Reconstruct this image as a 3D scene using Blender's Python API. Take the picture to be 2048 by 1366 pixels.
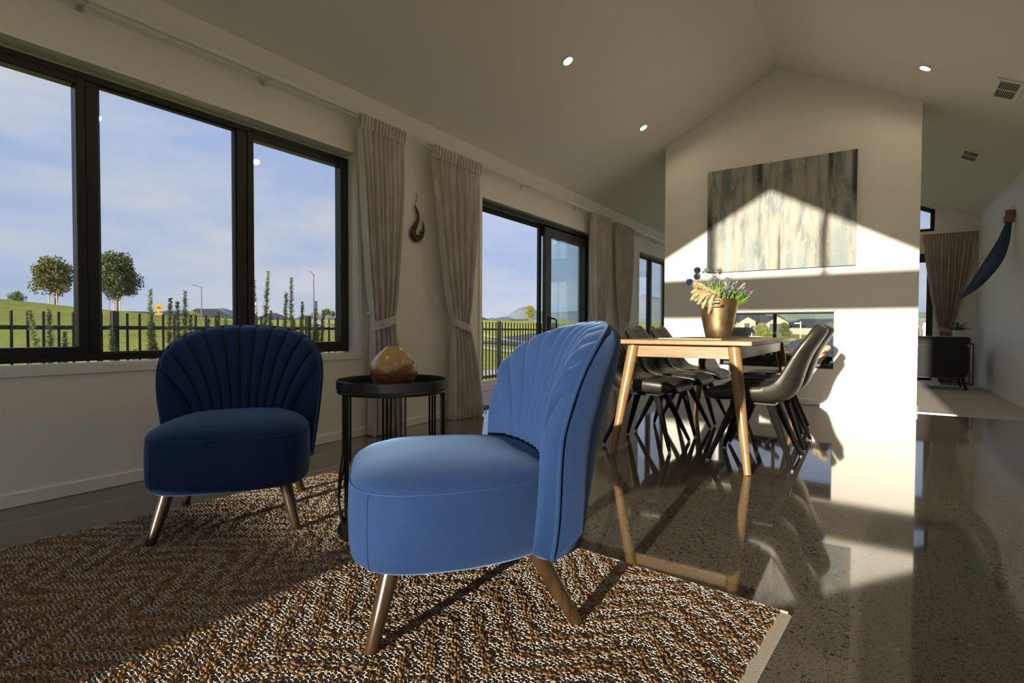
import bpy, math, random
import numpy as np
from mathutils import Vector, Matrix

for _o in list(bpy.data.objects):
    bpy.data.objects.remove(_o)
SC = bpy.context.scene
COL = SC.collection
PI = math.pi

# ------------------------------------------------------------------ camera
CAM_H = 0.82
yaw, pit, rol = (math.radians(a) for a in (34.2315, -1.2733, 0.2151))
cf = Vector((-math.sin(yaw) * math.cos(pit), math.cos(yaw) * math.cos(pit), math.sin(pit)))
cr0 = Vector((math.cos(yaw), math.sin(yaw), 0.0))
cu0 = cr0.cross(cf)
cr = cr0 * math.cos(rol) + cu0 * math.sin(rol)
cu = cu0 * math.cos(rol) - cr0 * math.sin(rol)
cam_d = bpy.data.cameras.new('camera')
cam_d.sensor_width = 36.0
cam_d.sensor_fit = 'HORIZONTAL'
cam_d.lens = 36.0 * 1063.17 / 2048.0
cam_d.clip_start = 0.05
cam_d.clip_end = 5000
cam = bpy.data.objects.new('camera', cam_d)
COL.objects.link(cam)
cam.matrix_world = Matrix(((cr.x, cu.x, -cf.x, 0), (cr.y, cu.y, -cf.y, 0), (cr.z, cu.z, -cf.z, CAM_H), (0, 0, 0, 1)))
SC.camera = cam

# ------------------------------------------------------------------ view
SC.view_settings.view_transform = 'Standard'
SC.view_settings.look = 'None'
SC.view_settings.gamma = 1.0
SC.view_settings.use_curve_mapping = False
SC.view_settings.exposure = 0.30
SC.cycles.max_bounces = 16
SC.cycles.diffuse_bounces = 10
SC.cycles.transparent_max_bounces = 16

# ------------------------------------------------------------------ sky
SKY_STRENGTH = 1.06
world = bpy.data.worlds.new('sky')
SC.world = world
world.use_nodes = True
_nt = world.node_tree
_nt.nodes.clear()
_o = _nt.nodes.new('ShaderNodeOutputWorld')
_bg = _nt.nodes.new('ShaderNodeBackground')
_bg.inputs['Strength'].default_value = SKY_STRENGTH
_tc = _nt.nodes.new('ShaderNodeTexCoord')
_mp = _nt.nodes.new('ShaderNodeMapping')
_mp.inputs['Scale'].default_value = (1.6, 1.6, 5.5)
_mp.inputs['Location'].default_value = (3.1, 0.7, 1.3)
_ns = _nt.nodes.new('ShaderNodeTexNoise')
_ns.inputs['Scale'].default_value = 1.7
_ns.inputs['Detail'].default_value = 7
_ns.inputs['Roughness'].default_value = 0.52
_ns.inputs['Distortion'].default_value = 0.25
_rp = _nt.nodes.new('ShaderNodeValToRGB')
_rp.color_ramp.elements[0].position = 0.36
_rp.color_ramp.elements[1].position = 0.58
_sx = _nt.nodes.new('ShaderNodeSeparateXYZ')
_hr = _nt.nodes.new('ShaderNodeValToRGB')       # horizon -> zenith blue
_hr.color_ramp.elements[0].position = 0.0
_hr.color_ramp.elements[0].color = (0.33, 0.41, 0.57, 1)
_hr.color_ramp.elements[1].position = 0.55
_hr.color_ramp.elements[1].color = (0.30, 0.40, 0.68, 1)
_mx = _nt.nodes.new('ShaderNodeMix')
_mx.data_type = 'RGBA'
_mx.inputs['B'].default_value = (0.49, 0.515, 0.59, 1)
_nt.links.new(_tc.outputs['Generated'], _mp.inputs['Vector'])
_nt.links.new(_mp.outputs['Vector'], _ns.inputs['Vector'])
_nt.links.new(_ns.outputs['Fac'], _rp.inputs['Fac'])
_nt.links.new(_tc.outputs['Generated'], _sx.inputs[0])
_nt.links.new(_sx.outputs['Z'], _hr.inputs['Fac'])
_nt.links.new(_hr.outputs['Color'], _mx.inputs['A'])
_nt.links.new(_rp.outputs['Color'], _mx.inputs['Factor'])
_nt.links.new(_mx.outputs['Result'], _bg.inputs['Color'])
_nt.links.new(_bg.outputs['Background'], _o.inputs['Surface'])

# ------------------------------------------------------------------ sun
SUN_TAN = 0.120
sun_d = bpy.data.lights.new('sun', 'SUN')
sun_d.energy = 7.3
sun_d.color = (1.0, 0.89, 0.72)
sun_d.angle = math.radians(0.6)
sun = bpy.data.objects.new('sun', sun_d)
COL.objects.link(sun)
sun.rotation_euler = Vector((-0.006, 1.0, -SUN_TAN)).to_track_quat('-Z', 'Y').to_euler()
sun.location = (0, -30, 12)

# ------------------------------------------------------------------ helpers
class MB:
    """collects polygons; build() links them as one mesh object"""
    def __init__(self):
        self.v = []
        self.f = []
    def add(self, vs, fs):
        b = len(self.v)
        self.v.extend(tuple(p) for p in vs)
        self.f.extend(tuple(i + b for i in q) for q in fs)
        return self
    def box(self, a, b):
        x0, y0, z0 = (min(a[i], b[i]) for i in range(3))
        x1, y1, z1 = (max(a[i], b[i]) for i in range(3))
        return self.add([(x0, y0, z0), (x1, y0, z0), (x1, y1, z0), (x0, y1, z0), (x0, y0, z1), (x1, y0, z1), (x1, y1, z1), (x0, y1, z1)],
                        [(0, 3, 2, 1), (4, 5, 6, 7), (0, 1, 5, 4), (1, 2, 6, 5), (2, 3, 7, 6), (3, 0, 4, 7)])
    def rbox(self, a, b, r):
        """box with chamfered edges"""
        lo = [min(a[i], b[i]) for i in range(3)]
        hi = [max(a[i], b[i]) for i in range(3)]
        vs = []
        idx = {}
        for sx in (0, 1):
            for sy in (0, 1):
                for sz in (0, 1):
                    s = (sx, sy, sz)
                    for ax in range(3):
                        p = []
                        for k in range(3):
                            e = hi[k] if s[k] else lo[k]
                            if k != ax:
                                e += -r if s[k] else r
                            p.append(e)
                        idx[(s, ax)] = len(vs)
                        vs.append(tuple(p))
        fs = []
        for ax in range(3):
            o = [k for k in range(3) if k != ax]
            for s in (0, 1):
                q = []
                for (i, j) in ((0, 0), (1, 0), (1, 1), (0, 1)):
                    t = [0, 0, 0]
                    t[ax] = s
                    t[o[0]] = i
                    t[o[1]] = j
                    q.append(idx[(tuple(t), ax)])
                fs.append(tuple(q))
        for ax in range(3):
            o = [k for k in range(3) if k != ax]
            for i in (0, 1):
                for j in (0, 1):
                    t0 = [0, 0, 0]
                    t0[o[0]] = i
                    t0[o[1]] = j
                    t1 = list(t0)
                    t1[ax] = 1
                    t0, t1 = tuple(t0), tuple(t1)
                    fs.append((idx[(t0, o[0])], idx[(t1, o[0])], idx[(t1, o[1])], idx[(t0, o[1])]))
        for sx in (0, 1):
            for sy in (0, 1):
                for sz in (0, 1):
                    s = (sx, sy, sz)
                    fs.append((idx[(s, 0)], idx[(s, 1)], idx[(s, 2)]))
        return self.add(vs, fs)
    def tube(self, pts, rad, n=10, cap=True, flat=1.0, upv=None):
        pts = [Vector(p) for p in pts]
        m = len(pts)
        if not hasattr(rad, '__len__'):
            rad = [rad] * m
        vs = []
        prev = Vector(upv) if upv else None
        for i in range(m):
            d = (pts[min(i + 1, m - 1)] - pts[max(i - 1, 0)])
            d = d.normalized() if d.length > 1e-9 else Vector((0, 0, 1))
            ref = prev if prev is not None else (Vector((0, 0, 1)) if abs(d.z) < 0.9 else Vector((1, 0, 0)))
            a = (ref - d * ref.dot(d))
            if a.length < 1e-6:
                a = d.orthogonal()
            a.normalize()
            if not upv:
                prev = a
            b = d.cross(a)
            for k in range(n):
                t = 2 * PI * k / n
                vs.append(pts[i] + a * (math.cos(t) * rad[i]) + b * (math.sin(t) * rad[i] * flat))
        fs = []
        for i in range(m - 1):
            for k in range(n):
                k2 = (k + 1) % n
                fs.append((i * n + k, i * n + k2, (i + 1) * n + k2, (i + 1) * n + k))
        if cap:
            fs.append(tuple(range(n - 1, -1, -1)))
            fs.append(tuple((m - 1) * n + k for k in range(n)))
        return self.add(vs, fs)
    def lathe(self, prof, n=32, c=(0, 0, 0)):
        vs, fs = [], []
        m = len(prof)
        for r, z in prof:
            for k in range(n):
                t = 2 * PI * k / n
                vs.append((c[0] + r * math.cos(t), c[1] + r * math.sin(t), c[2] + z))
        for i in range(m - 1):
            for k in range(n):
                k2 = (k + 1) % n
                fs.append((i * n + k, i * n + k2, (i + 1) * n + k2, (i + 1) * n + k))
        fs.append(tuple(range(n - 1, -1, -1)))
        fs.append(tuple((m - 1) * n + k for k in range(n)))
        return self.add(vs, fs)
    def prism(self, poly, ax, a, b):
        """polygon (2-D points in the two other axes, in order) extruded along axis ax from a to b"""
        o = [k for k in range(3) if k != ax]
        n = len(poly)
        vs = []
        for t in (a, b):
            for p in poly:
                q = [0, 0, 0]
                q[ax] = t
                q[o[0]] = p[0]
                q[o[1]] = p[1]
                vs.append(tuple(q))
        fs = [tuple(range(n)), tuple(range(2 * n - 1, n - 1, -1))]
        for i in range(n):
            j = (i + 1) % n
            fs.append((i, i + n, j + n, j))
        return self.add(vs, fs)
    def grid(self, fn, nu, nv, closed_u=False):
        vs = [fn(i / (nu if closed_u else nu - 1), j / (nv - 1)) for j in range(nv) for i in range(nu)]
        fs = []
        for j in range(nv - 1):
            for i in range(nu if closed_u else nu - 1):
                i2 = (i + 1) % nu
                fs.append((j * nu + i, j * nu + i2, (j + 1) * nu + i2, (j + 1) * nu + i))
        return self.add(vs, fs)
    def shell(self, front, back, nu, nv):
        """two grids stitched round the rim"""
        b = len(self.v)
        self.grid(front, nu, nv)
        c = len(self.v)
        self.grid(lambda u, v: back(u, v), nu, nv)
        # flip back faces
        k = (nu - 1) * (nv - 1)
        self.f[-k:] = [tuple(reversed(q)) for q in self.f[-k:]]
        rim = [i for i in range(nu)] + [j * nu + nu - 1 for j in range(1, nv)] + [(nv - 1) * nu + i for i in range(nu - 2, -1, -1)] + [j * nu for j in range(nv - 2, 0, -1)]
        m = len(rim)
        for i in range(m):
            j = (i + 1) % m
            self.f.append((b + rim[j], b + rim[i], c + rim[i], c + rim[j]))
        return self
    def mesh(self, name, mat, smooth=35, fix=True):
        me = bpy.data.meshes.new(name)
        me.from_pydata(self.v, [], self.f)
        if fix:
            import bmesh
            bm = bmesh.new()
            bm.from_mesh(me)
            bmesh.ops.recalc_face_normals(bm, faces=bm.faces)
            bm.to_mesh(me)
            bm.free()
        if smooth:
            me.shade_smooth()
            me.set_sharp_from_angle(angle=math.radians(smooth))
        me.materials.append(M[mat])
        me.update()
        return me
    def build(self, name, mat, parent=None, smooth=35, fix=True):
        return obj(name, self.mesh(name, mat, smooth, fix), parent)

def obj(name, me, parent=None):
    o = bpy.data.objects.new(name, me)
    COL.objects.link(o)
    if parent is not None:
        o.parent = parent
    return o
def fast_mesh(name, verts, faces, mat, smooth=False):
    """verts Nx3, faces MxK arrays"""
    verts = np.asarray(verts, dtype=np.float32)
    faces = np.asarray(faces, dtype=np.int32)
    me = bpy.data.meshes.new(name)
    me.vertices.add(len(verts))
    me.vertices.foreach_set('co', verts.ravel())
    k = faces.shape[1]
    me.loops.add(faces.size)
    me.loops.foreach_set('vertex_index', faces.ravel())
    me.polygons.add(len(faces))
    me.polygons.foreach_set('loop_start', np.arange(0, faces.size, k, dtype=np.int32))
    me.polygons.foreach_set('loop_total', np.full(len(faces), k, dtype=np.int32))
    me.materials.append(M[mat])
    me.update(calc_edges=True)
    if smooth:
        me.shade_smooth()
    return me
def tag(o, label=None, cat=None, group=None, kind=None):
    if label: o['label'] = label
    if cat: o['category'] = cat
    if group: o['group'] = group
    if kind: o['kind'] = kind
    return o
def thing(name, label, cat, loc=(0, 0, 0), rz=0.0, group=None):
    o = bpy.data.objects.new(name, None)
    o.empty_display_size = 0.1
    COL.objects.link(o)
    o.location = loc
    o.rotation_euler = (0, 0, rz)
    return tag(o, label, cat, group)
def struct(name, mb, mat, parent=None, smooth=35):
    o = mb.build(name, mat, parent, smooth)
    if parent is None:
        o['kind'] = 'structure'
    return o
def sempty(name, loc=(0, 0, 0)):
    o = bpy.data.objects.new(name, None)
    o.empty_display_size = 0.1
    COL.objects.link(o)
    o.location = loc
    o['kind'] = 'structure'
    return o
def copy_tree(o, parent=None):
    c = o.copy()
    COL.objects.link(c)
    c.parent = parent
    for ch in list(o.children):
        copy_tree(ch, c)
    return c
def sstep(x, a, b):
    t = min(1.0, max(0.0, (x - a) / (b - a)))
    return t * t * (3 - 2 * t)
def lerp(a, b, t):
    return a + (b - a) * t
def catmull(pts, n):
    P = [Vector(p) for p in pts]
    P = [P[0] * 2 - P[1]] + P + [P[-1] * 2 - P[-2]]
    out = []
    segs = len(P) - 3
    for i in range(n):
        t = i / (n - 1) * segs
        k = min(int(t), segs - 1)
        t -= k
        a, b, c, d = P[k:k + 4]
        out.append(0.5 * ((2 * b) + (c - a) * t + (2 * a - 5 * b + 4 * c - d) * t * t + (3 * b - a - 3 * c + d) * t ** 3))
    return out

# ------------------------------------------------------------------ materials
M = {}
class NT:
    def __init__(self, name):
        self.m = bpy.data.materials.new(name)
        self.m.use_nodes = True
        self.t = self.m.node_tree
        self.t.nodes.clear()
        self.out = self.t.nodes.new('ShaderNodeOutputMaterial')
        M[name] = self.m
    def n(self, kind, **kw):
        nd = self.t.nodes.new('ShaderNode' + kind)
        for k, v in kw.items():
            if k.startswith('_'):
                setattr(nd, k[1:], v)
            else:
                nd.inputs[k.replace('__', ' ')].default_value = v
        return nd
    def l(self, a, b):
        self.t.links.new(a, b)
    def coord(self, kind='Object', scale=(1, 1, 1), rot=(0, 0, 0)):
        tc = self.n('TexCoord')
        mp = self.n('Mapping', Scale=scale, Rotation=rot)
        self.l(tc.outputs[kind], mp.inputs['Vector'])
        return mp.outputs['Vector']
    def noise(self, vec, scale=5, detail=4, rough=0.5, dist=0.0):
        nd = self.n('TexNoise', Scale=scale, Detail=detail, Roughness=rough, Distortion=dist)
        self.l(vec, nd.inputs['Vector'])
        return nd.outputs['Fac']
    def ramp(self, fac, stops):
        r = self.n('ValToRGB')
        e = r.color_ramp.elements
        while len(e) < len(stops):
            e.new(0.5)
        for k, (p, c) in enumerate(stops):
            e[k].position = p
            e[k].color = (c[0], c[1], c[2], 1) if hasattr(c, '__len__') else (c, c, c, 1)
        self.l(fac, r.inputs['Fac'])
        return r.outputs['Color']
    def mix(self, fac, a, b, mode='MIX'):
        m = self.n('Mix', _data_type='RGBA', _blend_type=mode)
        for s, v in (('Factor', fac), ('A', a), ('B', b)):
            if hasattr(v, 'is_linked') or hasattr(v, 'links'):
                self.l(v, m.inputs[s])
            elif s == 'Factor':
                m.inputs[s].default_value = v
            else:
                m.inputs[s].default_value = (v[0], v[1], v[2], 1)
        return m.outputs['Result']
    def bump(self, h, strength=0.3, dist=0.01):
        b = self.n('Bump', Strength=strength, Distance=dist)
        self.l(h, b.inputs['Height'])
        return b.outputs['Normal']
    def bsdf(self, col, rough=0.5, metal=0.0, normal=None, **kw):
        p = self.n('BsdfPrincipled')
        for s, v in (('Base Color', col), ('Roughness', rough), ('Metallic', metal)):
            if hasattr(v, 'links'):
                self.l(v, p.inputs[s])
            elif s == 'Base Color':
                p.inputs[s].default_value = (v[0], v[1], v[2], 1)
            else:
                p.inputs[s].default_value = v
        for k, v in kw.items():
            k = k.replace('__', ' ')
            if hasattr(v, 'links'):
                self.l(v, p.inputs[k])
            else:
                p.inputs[k].default_value = v
        if normal is not None:
            self.l(normal, p.inputs['Normal'])
        return p.outputs['BSDF']
    def done(self, s):
        self.l(s, self.out.inputs['Surface'])

def simple(name, col, rough=0.5, metal=0.0, bump=None, var=0.0, vscale=8.0, **kw):
    t = NT(name)
    c = col
    nrm = None
    v = t.coord('Object')
    if var:
        f = t.noise(v, vscale, 4)
        c = t.mix(t.ramp(f, [(0.3, 0.0), (0.7, 1.0)]), [x * (1 - var) for x in col], [min(1, x * (1 + var)) for x in col])
    if bump:
        nrm = t.bump(t.noise(v, bump[0], 3), bump[1], bump[2])
    t.done(t.bsdf(c, rough, metal, nrm, **kw))

simple('paint', (0.84, 0.815, 0.765), 0.55, bump=(260, 0.06, 0.002))
simple('paint_grey', (0.76, 0.765, 0.77), 0.55, bump=(260, 0.06, 0.002))
simple('paint_ceiling', (0.82, 0.795, 0.74), 0.6, bump=(200, 0.05, 0.002))
simple('paint_trim', (0.86, 0.845, 0.81), 0.32)
simple('frame_black', (0.012, 0.012, 0.013), 0.38)
simple('frame_grey', (0.045, 0.044, 0.05), 0.42)
simple('rubber', (0.006, 0.006, 0.006), 0.6)
simple('chrome', (0.75, 0.74, 0.72), 0.22, 1.0)
simple('steel_black', (0.030, 0.029, 0.025), 0.28, 0.85, var=0.25)
simple('tray_black', (0.012, 0.012, 0.012), 0.36, 0.3)
simple('leg_black', (0.013, 0.013, 0.013), 0.32, 0.4)
simple('plastic_white', (0.8, 0.8, 0.79), 0.3)
simple('black_velvet', (0.02, 0.02, 0.022), 0.9, Sheen__Weight=0.8, Sheen__Roughness=0.4)
simple('carpet', (0.52, 0.49, 0.43), 0.95, bump=(900, 0.6, 0.004), var=0.12, vscale=120)
simple('coal', (0.022, 0.021, 0.021), 0.8, bump=(40, 0.8, 0.01))
simple('log', (0.10, 0.065, 0.04), 0.85, bump=(30, 0.8, 0.01), var=0.4, vscale=14)
simple('log_pale', (0.55, 0.42, 0.27), 0.8, bump=(30, 0.6, 0.008), var=0.3, vscale=14)
simple('fire_black', (0.01, 0.01, 0.01), 0.5)
simple('stripe_fabric', (0.06, 0.07, 0.10), 0.9)
simple('ceramic_white', (0.72, 0.72, 0.70), 0.35)
simple('fern_green', (0.05, 0.16, 0.03), 0.6, var=0.4, vscale=30)
simple('tan_cord', (0.30, 0.20, 0.10), 0.8, bump=(150, 0.6, 0.003))
simple('brass_pin', (0.70, 0.52, 0.20), 0.3, 1.0)
simple('concrete_path', (0.55, 0.51, 0.44), 0.9, var=0.12)
simple('asphalt', (0.10, 0.10, 0.115), 0.85, var=0.15)
simple('roof_dark', (0.05, 0.05, 0.06), 0.7, var=0.15, vscale=0.5)
simple('roof_grey', (0.12, 0.12, 0.14), 0.6, var=0.1, vscale=0.5)
simple('house_cream', (0.62, 0.52, 0.38), 0.8)
simple('house_brown', (0.36, 0.22, 0.14), 0.85)
simple('house_dark', (0.10, 0.10, 0.11), 0.7)
simple('garage_grey', (0.11, 0.11, 0.125), 0.6)
simple('fence_pale', (0.55, 0.58, 0.50), 0.8)
simple('fence_tan', (0.50, 0.42, 0.32), 0.8)
simple('car_silver', (0.45, 0.47, 0.50), 0.3, 0.6)
simple('sign_yellow', (0.75, 0.42, 0.02), 0.5)
simple('sign_black', (0.01, 0.01, 0.01), 0.6)
simple('sign_blue', (0.25, 0.42, 0.85), 0.5)
simple('post_white', (0.75, 0.75, 0.72), 0.6)
simple('lamp_steel', (0.10, 0.10, 0.11), 0.5, 0.5)
simple('bark', (0.20, 0.15, 0.10), 0.9, bump=(20, 0.7, 0.02))
simple('stake_wood', (0.55, 0.43, 0.28), 0.8)
simple('thistle_blue', (0.012, 0.018, 0.075), 0.8)
simple('eryngium', (0.22, 0.25, 0.28), 0.75, var=0.35, vscale=60)
simple('stem_green', (0.16, 0.30, 0.03), 0.6, var=0.4, vscale=30)
simple('plume_cream', (0.78, 0.66, 0.40), 0.85, var=0.2, vscale=60)
simple('plume_white', (0.82, 0.74, 0.62), 0.8, var=0.1, vscale=40)
simple('flower_pale', (0.55, 0.52, 0.62), 0.8)
simple('timber_screen', (0.22, 0.15, 0.09), 0.8, var=0.2)
simple('far_brick', (0.42, 0.25, 0.14), 0.9)
simple('panel_white', (0.82, 0.79, 0.70), 0.7)

t = NT('emit_lamp')
e = t.n('Emission', Color=(1.0, 0.88, 0.68, 1), Strength=9.0)
t.done(e.outputs[0])

def glass(name, tint):
    t = NT(name)
    ge = t.n('NewGeometry')
    io = t.n('MapRange')                      # same reflectance on both faces of a pane
    io.inputs['To Min'].default_value = 1.52
    io.inputs['To Max'].default_value = 1 / 1.52
    t.l(ge.outputs['Backfacing'], io.inputs['Value'])
    fr = t.n('Fresnel')
    t.l(io.outputs[0], fr.inputs['IOR'])
    tr = t.n('BsdfTransparent', Color=(tint[0], tint[1], tint[2], 1))
    gl = t.n('BsdfGlossy', Color=(1, 1, 1, 1), Roughness=0.0)
    ms = t.n('MixShader')
    t.l(fr.outputs[0], ms.inputs[0]); t.l(tr.outputs[0], ms.inputs[1]); t.l(gl.outputs[0], ms.inputs[2])
    t.done(ms.outputs[0])
glass('glass', (0.975, 0.985, 0.98))
glass('glass_tint', (0.92, 0.965, 0.96))

# polished concrete with exposed aggregate
t = NT('concrete_polished')
v = t.coord('Object')
big = t.noise(v, 0.9, 5, 0.6)
fine = t.noise(v, 260, 3, 0.7)
vor = t.n('TexVoronoi', Scale=150.0, Randomness=1.0)
t.l(v, vor.inputs['Vector'])
wv = t.n('TexVoronoi', Scale=52.0, Randomness=1.0)
t.l(v, wv.inputs['Vector'])
base = t.mix(t.ramp(big, [(0.3, 0.0), (0.75, 1.0)]), (0.150, 0.132, 0.104), (0.205, 0.182, 0.146))
base = t.mix(t.ramp(fine, [(0.35, 0.0), (0.7, 0.55)]), base, (0.075, 0.065, 0.052))
sel = t.n('SeparateColor'); t.l(vor.outputs['Color'], sel.inputs[0])
pick = t.ramp(sel.outputs[0], [(0.42, 0.0), (0.44, 1.0)])
core = t.ramp(vor.outputs['Distance'], [(0.30, 1.0), (0.42, 0.0)])
mk = t.mix(1.0, pick, core, 'MULTIPLY')
base = t.mix(mk, base, (0.022, 0.020, 0.018))
sel2 = t.n('SeparateColor'); t.l(wv.outputs['Color'], sel2.inputs[0])
pick2 = t.ramp(sel2.outputs[1], [(0.72, 0.0), (0.74, 1.0)])
core2 = t.ramp(wv.outputs['Distance'], [(0.24, 1.0), (0.36, 0.0)])
base = t.mix(t.mix(1.0, pick2, core2, 'MULTIPLY'), base, (0.028, 0.025, 0.022))
pick3 = t.ramp(sel2.outputs[2], [(0.985, 0.0), (0.99, 0.4)])
base = t.mix(t.mix(1.0, pick3, core2, 'MULTIPLY'), base, (0.45, 0.42, 0.36))
t.done(t.bsdf(base, 0.055, Specular__IOR__Level=0.62, Coat__Weight=0.35, Coat__Roughness=0.02))

# velvet
def velvet(name, c0, c1, c2):
    t = NT(name)
    v = t.coord('Object')
    f = t.noise(v, 9, 5, 0.6)
    f2 = t.noise(t.coord('Object', (18, 18, 3)), 30, 3)
    c = t.mix(t.ramp(f, [(0.3, 0.0), (0.7, 1.0)]), c0, c1)
    c = t.mix(t.ramp(f2, [(0.4, 0.0), (0.75, 0.35)]), c, c2)
    nb = t.bump(t.noise(v, 900, 2), 0.12, 0.002)
    t.done(t.bsdf(c, 0.85, 0, nb, Sheen__Weight=0.38, Sheen__Roughness=0.45, Sheen__Tint=(0.36, 0.60, 1.0, 1), Specular__IOR__Level=0.2))
velvet('velvet_blue', (0.010, 0.031, 0.102), (0.013, 0.036, 0.116), (0.019, 0.048, 0.138))
simple('velvet_seam', (0.022, 0.06, 0.16), 0.8)
simple('seam_dark', (0.008, 0.02, 0.06), 0.9)  # dark blue of the corner seams

# leather
t = NT('leather_black')
v = t.coord('Object')
f = t.noise(v, 6, 5)
vo = t.n('TexVoronoi', Scale=420.0); t.l(v, vo.inputs['Vector'])
c = t.mix(t.ramp(f, [(0.3, 0.0), (0.7, 1.0)]), (0.022, 0.020, 0.016), (0.040, 0.036, 0.028))
t.done(t.bsdf(c, 0.36, 0, t.bump(vo.outputs['Distance'], 0.15, 0.0012), Specular__IOR__Level=0.55))

# woods
def wood(name, a, b, c_, axis='X', rough=0.35, scale=1.0, coat=0.0):
    t = NT(name)
    sc = {'X': (1.2, 14, 14), 'Y': (14, 1.2, 14), 'Z': (14, 14, 1.2)}[axis]
    v = t.coord('Object', tuple(s * scale for s in sc))
    f = t.noise(v, 3.0, 6, 0.62, 0.6)
    f2 = t.noise(t.coord('Object', tuple(s * scale * 5 for s in sc)), 6.0, 3)
    col = t.ramp(f, [(0.28, a), (0.5, b), (0.74, c_)])
    col = t.mix(t.ramp(f2, [(0.45, 0.0), (0.8, 0.35)]), col, [x * 0.6 for x in a])
    t.done(t.bsdf(col, rough, 0, t.bump(f2, 0.08, 0.002), Coat__Weight=coat, Coat__Roughness=0.15))
wood('oak_x', (0.21, 0.130, 0.055), (0.29, 0.195, 0.095), (0.35, 0.25, 0.135), 'X')
wood('oak_y', (0.21, 0.130, 0.055), (0.29, 0.195, 0.095), (0.35, 0.25, 0.135), 'Y')
wood('oak_leg', (0.21, 0.115, 0.042), (0.28, 0.165, 0.065), (0.34, 0.21, 0.09), 'Z', 0.32)
wood('walnut_leg', (0.026, 0.014, 0.006), (0.045, 0.025, 0.011), (0.065, 0.038, 0.018), 'Z', 0.26, 1.0, 0.7)
wood('deck_wood', (0.085, 0.055, 0.042), (0.13, 0.088, 0.068), (0.18, 0.13, 0.105), 'Y', 0.6)
wood('hook_wood', (0.030, 0.013, 0.006), (0.055, 0.024, 0.010), (0.085, 0.04, 0.017), 'Z', 0.35)

# turned wooden vase: pale sapwood dome over dark heartwood rings
t = NT('vase_wood')
tc = t.n('TexCoord')
mp = t.n('Mapping', Location=(0.012, 0.028, -0.200), Scale=(1.0, 1.0, 1.25))
t.l(tc.outputs['Object'], mp.inputs['Vector'])
w = t.n('TexWave', _wave_type='RINGS', _rings_direction='SPHERICAL', Scale=44.0, Distortion=7.0, Detail=4.0, Detail__Scale=0.9)
t.l(mp.outputs['Vector'], w.inputs['Vector'])
ln = t.n('VectorMath', _operation='LENGTH'); t.l(mp.outputs['Vector'], ln.inputs[0])
nz = t.noise(mp.outputs['Vector'], 10, 3)
ad = t.n('Math', _operation='MULTIPLY_ADD'); t.l(nz, ad.inputs[0]); ad.inputs[1].default_value = 0.06; t.l(ln.outputs['Value'], ad.inputs[2])
zone = t.ramp(ad.outputs[0], [(0.142, 1.0), (0.158, 0.0)])
heart = t.ramp(w.outputs['Fac'], [(0.1, (0.14, 0.046, 0.012)), (0.5, (0.27, 0.098, 0.023)), (0.95, (0.40, 0.165, 0.042))])
sap = t.ramp(w.outputs['Fac'], [(0.1, (0.42, 0.25, 0.095)), (0.5, (0.52, 0.33, 0.135)), (0.95, (0.60, 0.40, 0.18))])
t.done(t.bsdf(t.mix(zone, heart, sap), 0.24, Coat__Weight=0.4, Coat__Roughness=0.12))

# brushed brass pot
t = NT('pot_brass')
v = t.coord('Object')
f = t.noise(v, 14, 6, 0.65)
col = t.mix(t.ramp(f, [(0.3, 0.0), (0.7, 1.0)]), (0.36, 0.255, 0.135), (0.50, 0.38, 0.225))
rr = t.ramp(f, [(0.3, 0.36), (0.7, 0.50)])
t.done(t.bsdf(col, rr, 1.0))

# linen curtain with a faint leaf weave
def linen(name, a, b, trans):
    t = NT(name)
    v = t.coord('Object')
    vo = t.n('TexVoronoi', Scale=1.0)
    t.l(t.coord('Object', (9, 9, 5), (0.3, 0.0, 0.5)), vo.inputs['Vector'])
    thr = t.noise(t.coord('Object', (60, 60, 400)), 4, 2)
    c = t.mix(t.ramp(vo.outputs['Distance'], [(0.38, 0.0), (0.46, 1.0)]), b, a)
    c = t.mix(t.ramp(thr, [(0.35, 0.0), (0.75, 0.35)]), c, [x * 0.72 for x in a])
    p = t.bsdf(c, 0.9, 0, t.bump(thr, 0.25, 0.002), Specular__IOR__Level=0.15)
    tl = t.n('BsdfTranslucent'); t.l(c, tl.inputs['Color'])
    m = t.n('MixShader', Fac=trans)
    t.l(p, m.inputs[1]); t.l(tl.outputs[0], m.inputs[2])
    t.done(m.outputs[0])
linen('linen', (0.72, 0.685, 0.645), (0.80, 0.77, 0.735), 0.28)
linen('linen_sheer', (0.70, 0.64, 0.58), (0.80, 0.74, 0.68), 0.62)

# rug yarns
t = NT('jute')
v = t.coord('Object')
c = t.ramp(t.noise(v, 42, 5, 0.7), [(0.28, (0.085, 0.048, 0.022)), (0.48, (0.20, 0.118, 0.055)), (0.62, (0.34, 0.205, 0.09)), (0.76, (0.56, 0.36, 0.16))])
t.done(t.bsdf(c, 0.85, 0, t.bump(t.noise(v, 900, 2), 0.5, 0.002)))
simple('rug_base', (0.11, 0.075, 0.045), 0.95, bump=(400, 0.7, 0.004), var=0.3, vscale=90)
simple('rug_weft', (0.60, 0.55, 0.49), 0.9)
simple('rug_hem', (0.58, 0.52, 0.43), 0.9, bump=(420, 0.6, 0.003), var=0.15, vscale=200)
t = NT('runner_weave')
v = t.coord('Object')
ck = t.n('TexChecker', Scale=110.0, Color1=(0.05, 0.035, 0.025, 1), Color2=(0.24, 0.17, 0.10, 1)); t.l(v, ck.inputs['Vector'])
t.done(t.bsdf(ck.outputs['Color'], 0.85, 0, t.bump(ck.outputs['Fac'], 0.5, 0.002)))
simple('runner_bead', (0.55, 0.44, 0.30), 0.8)

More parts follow.
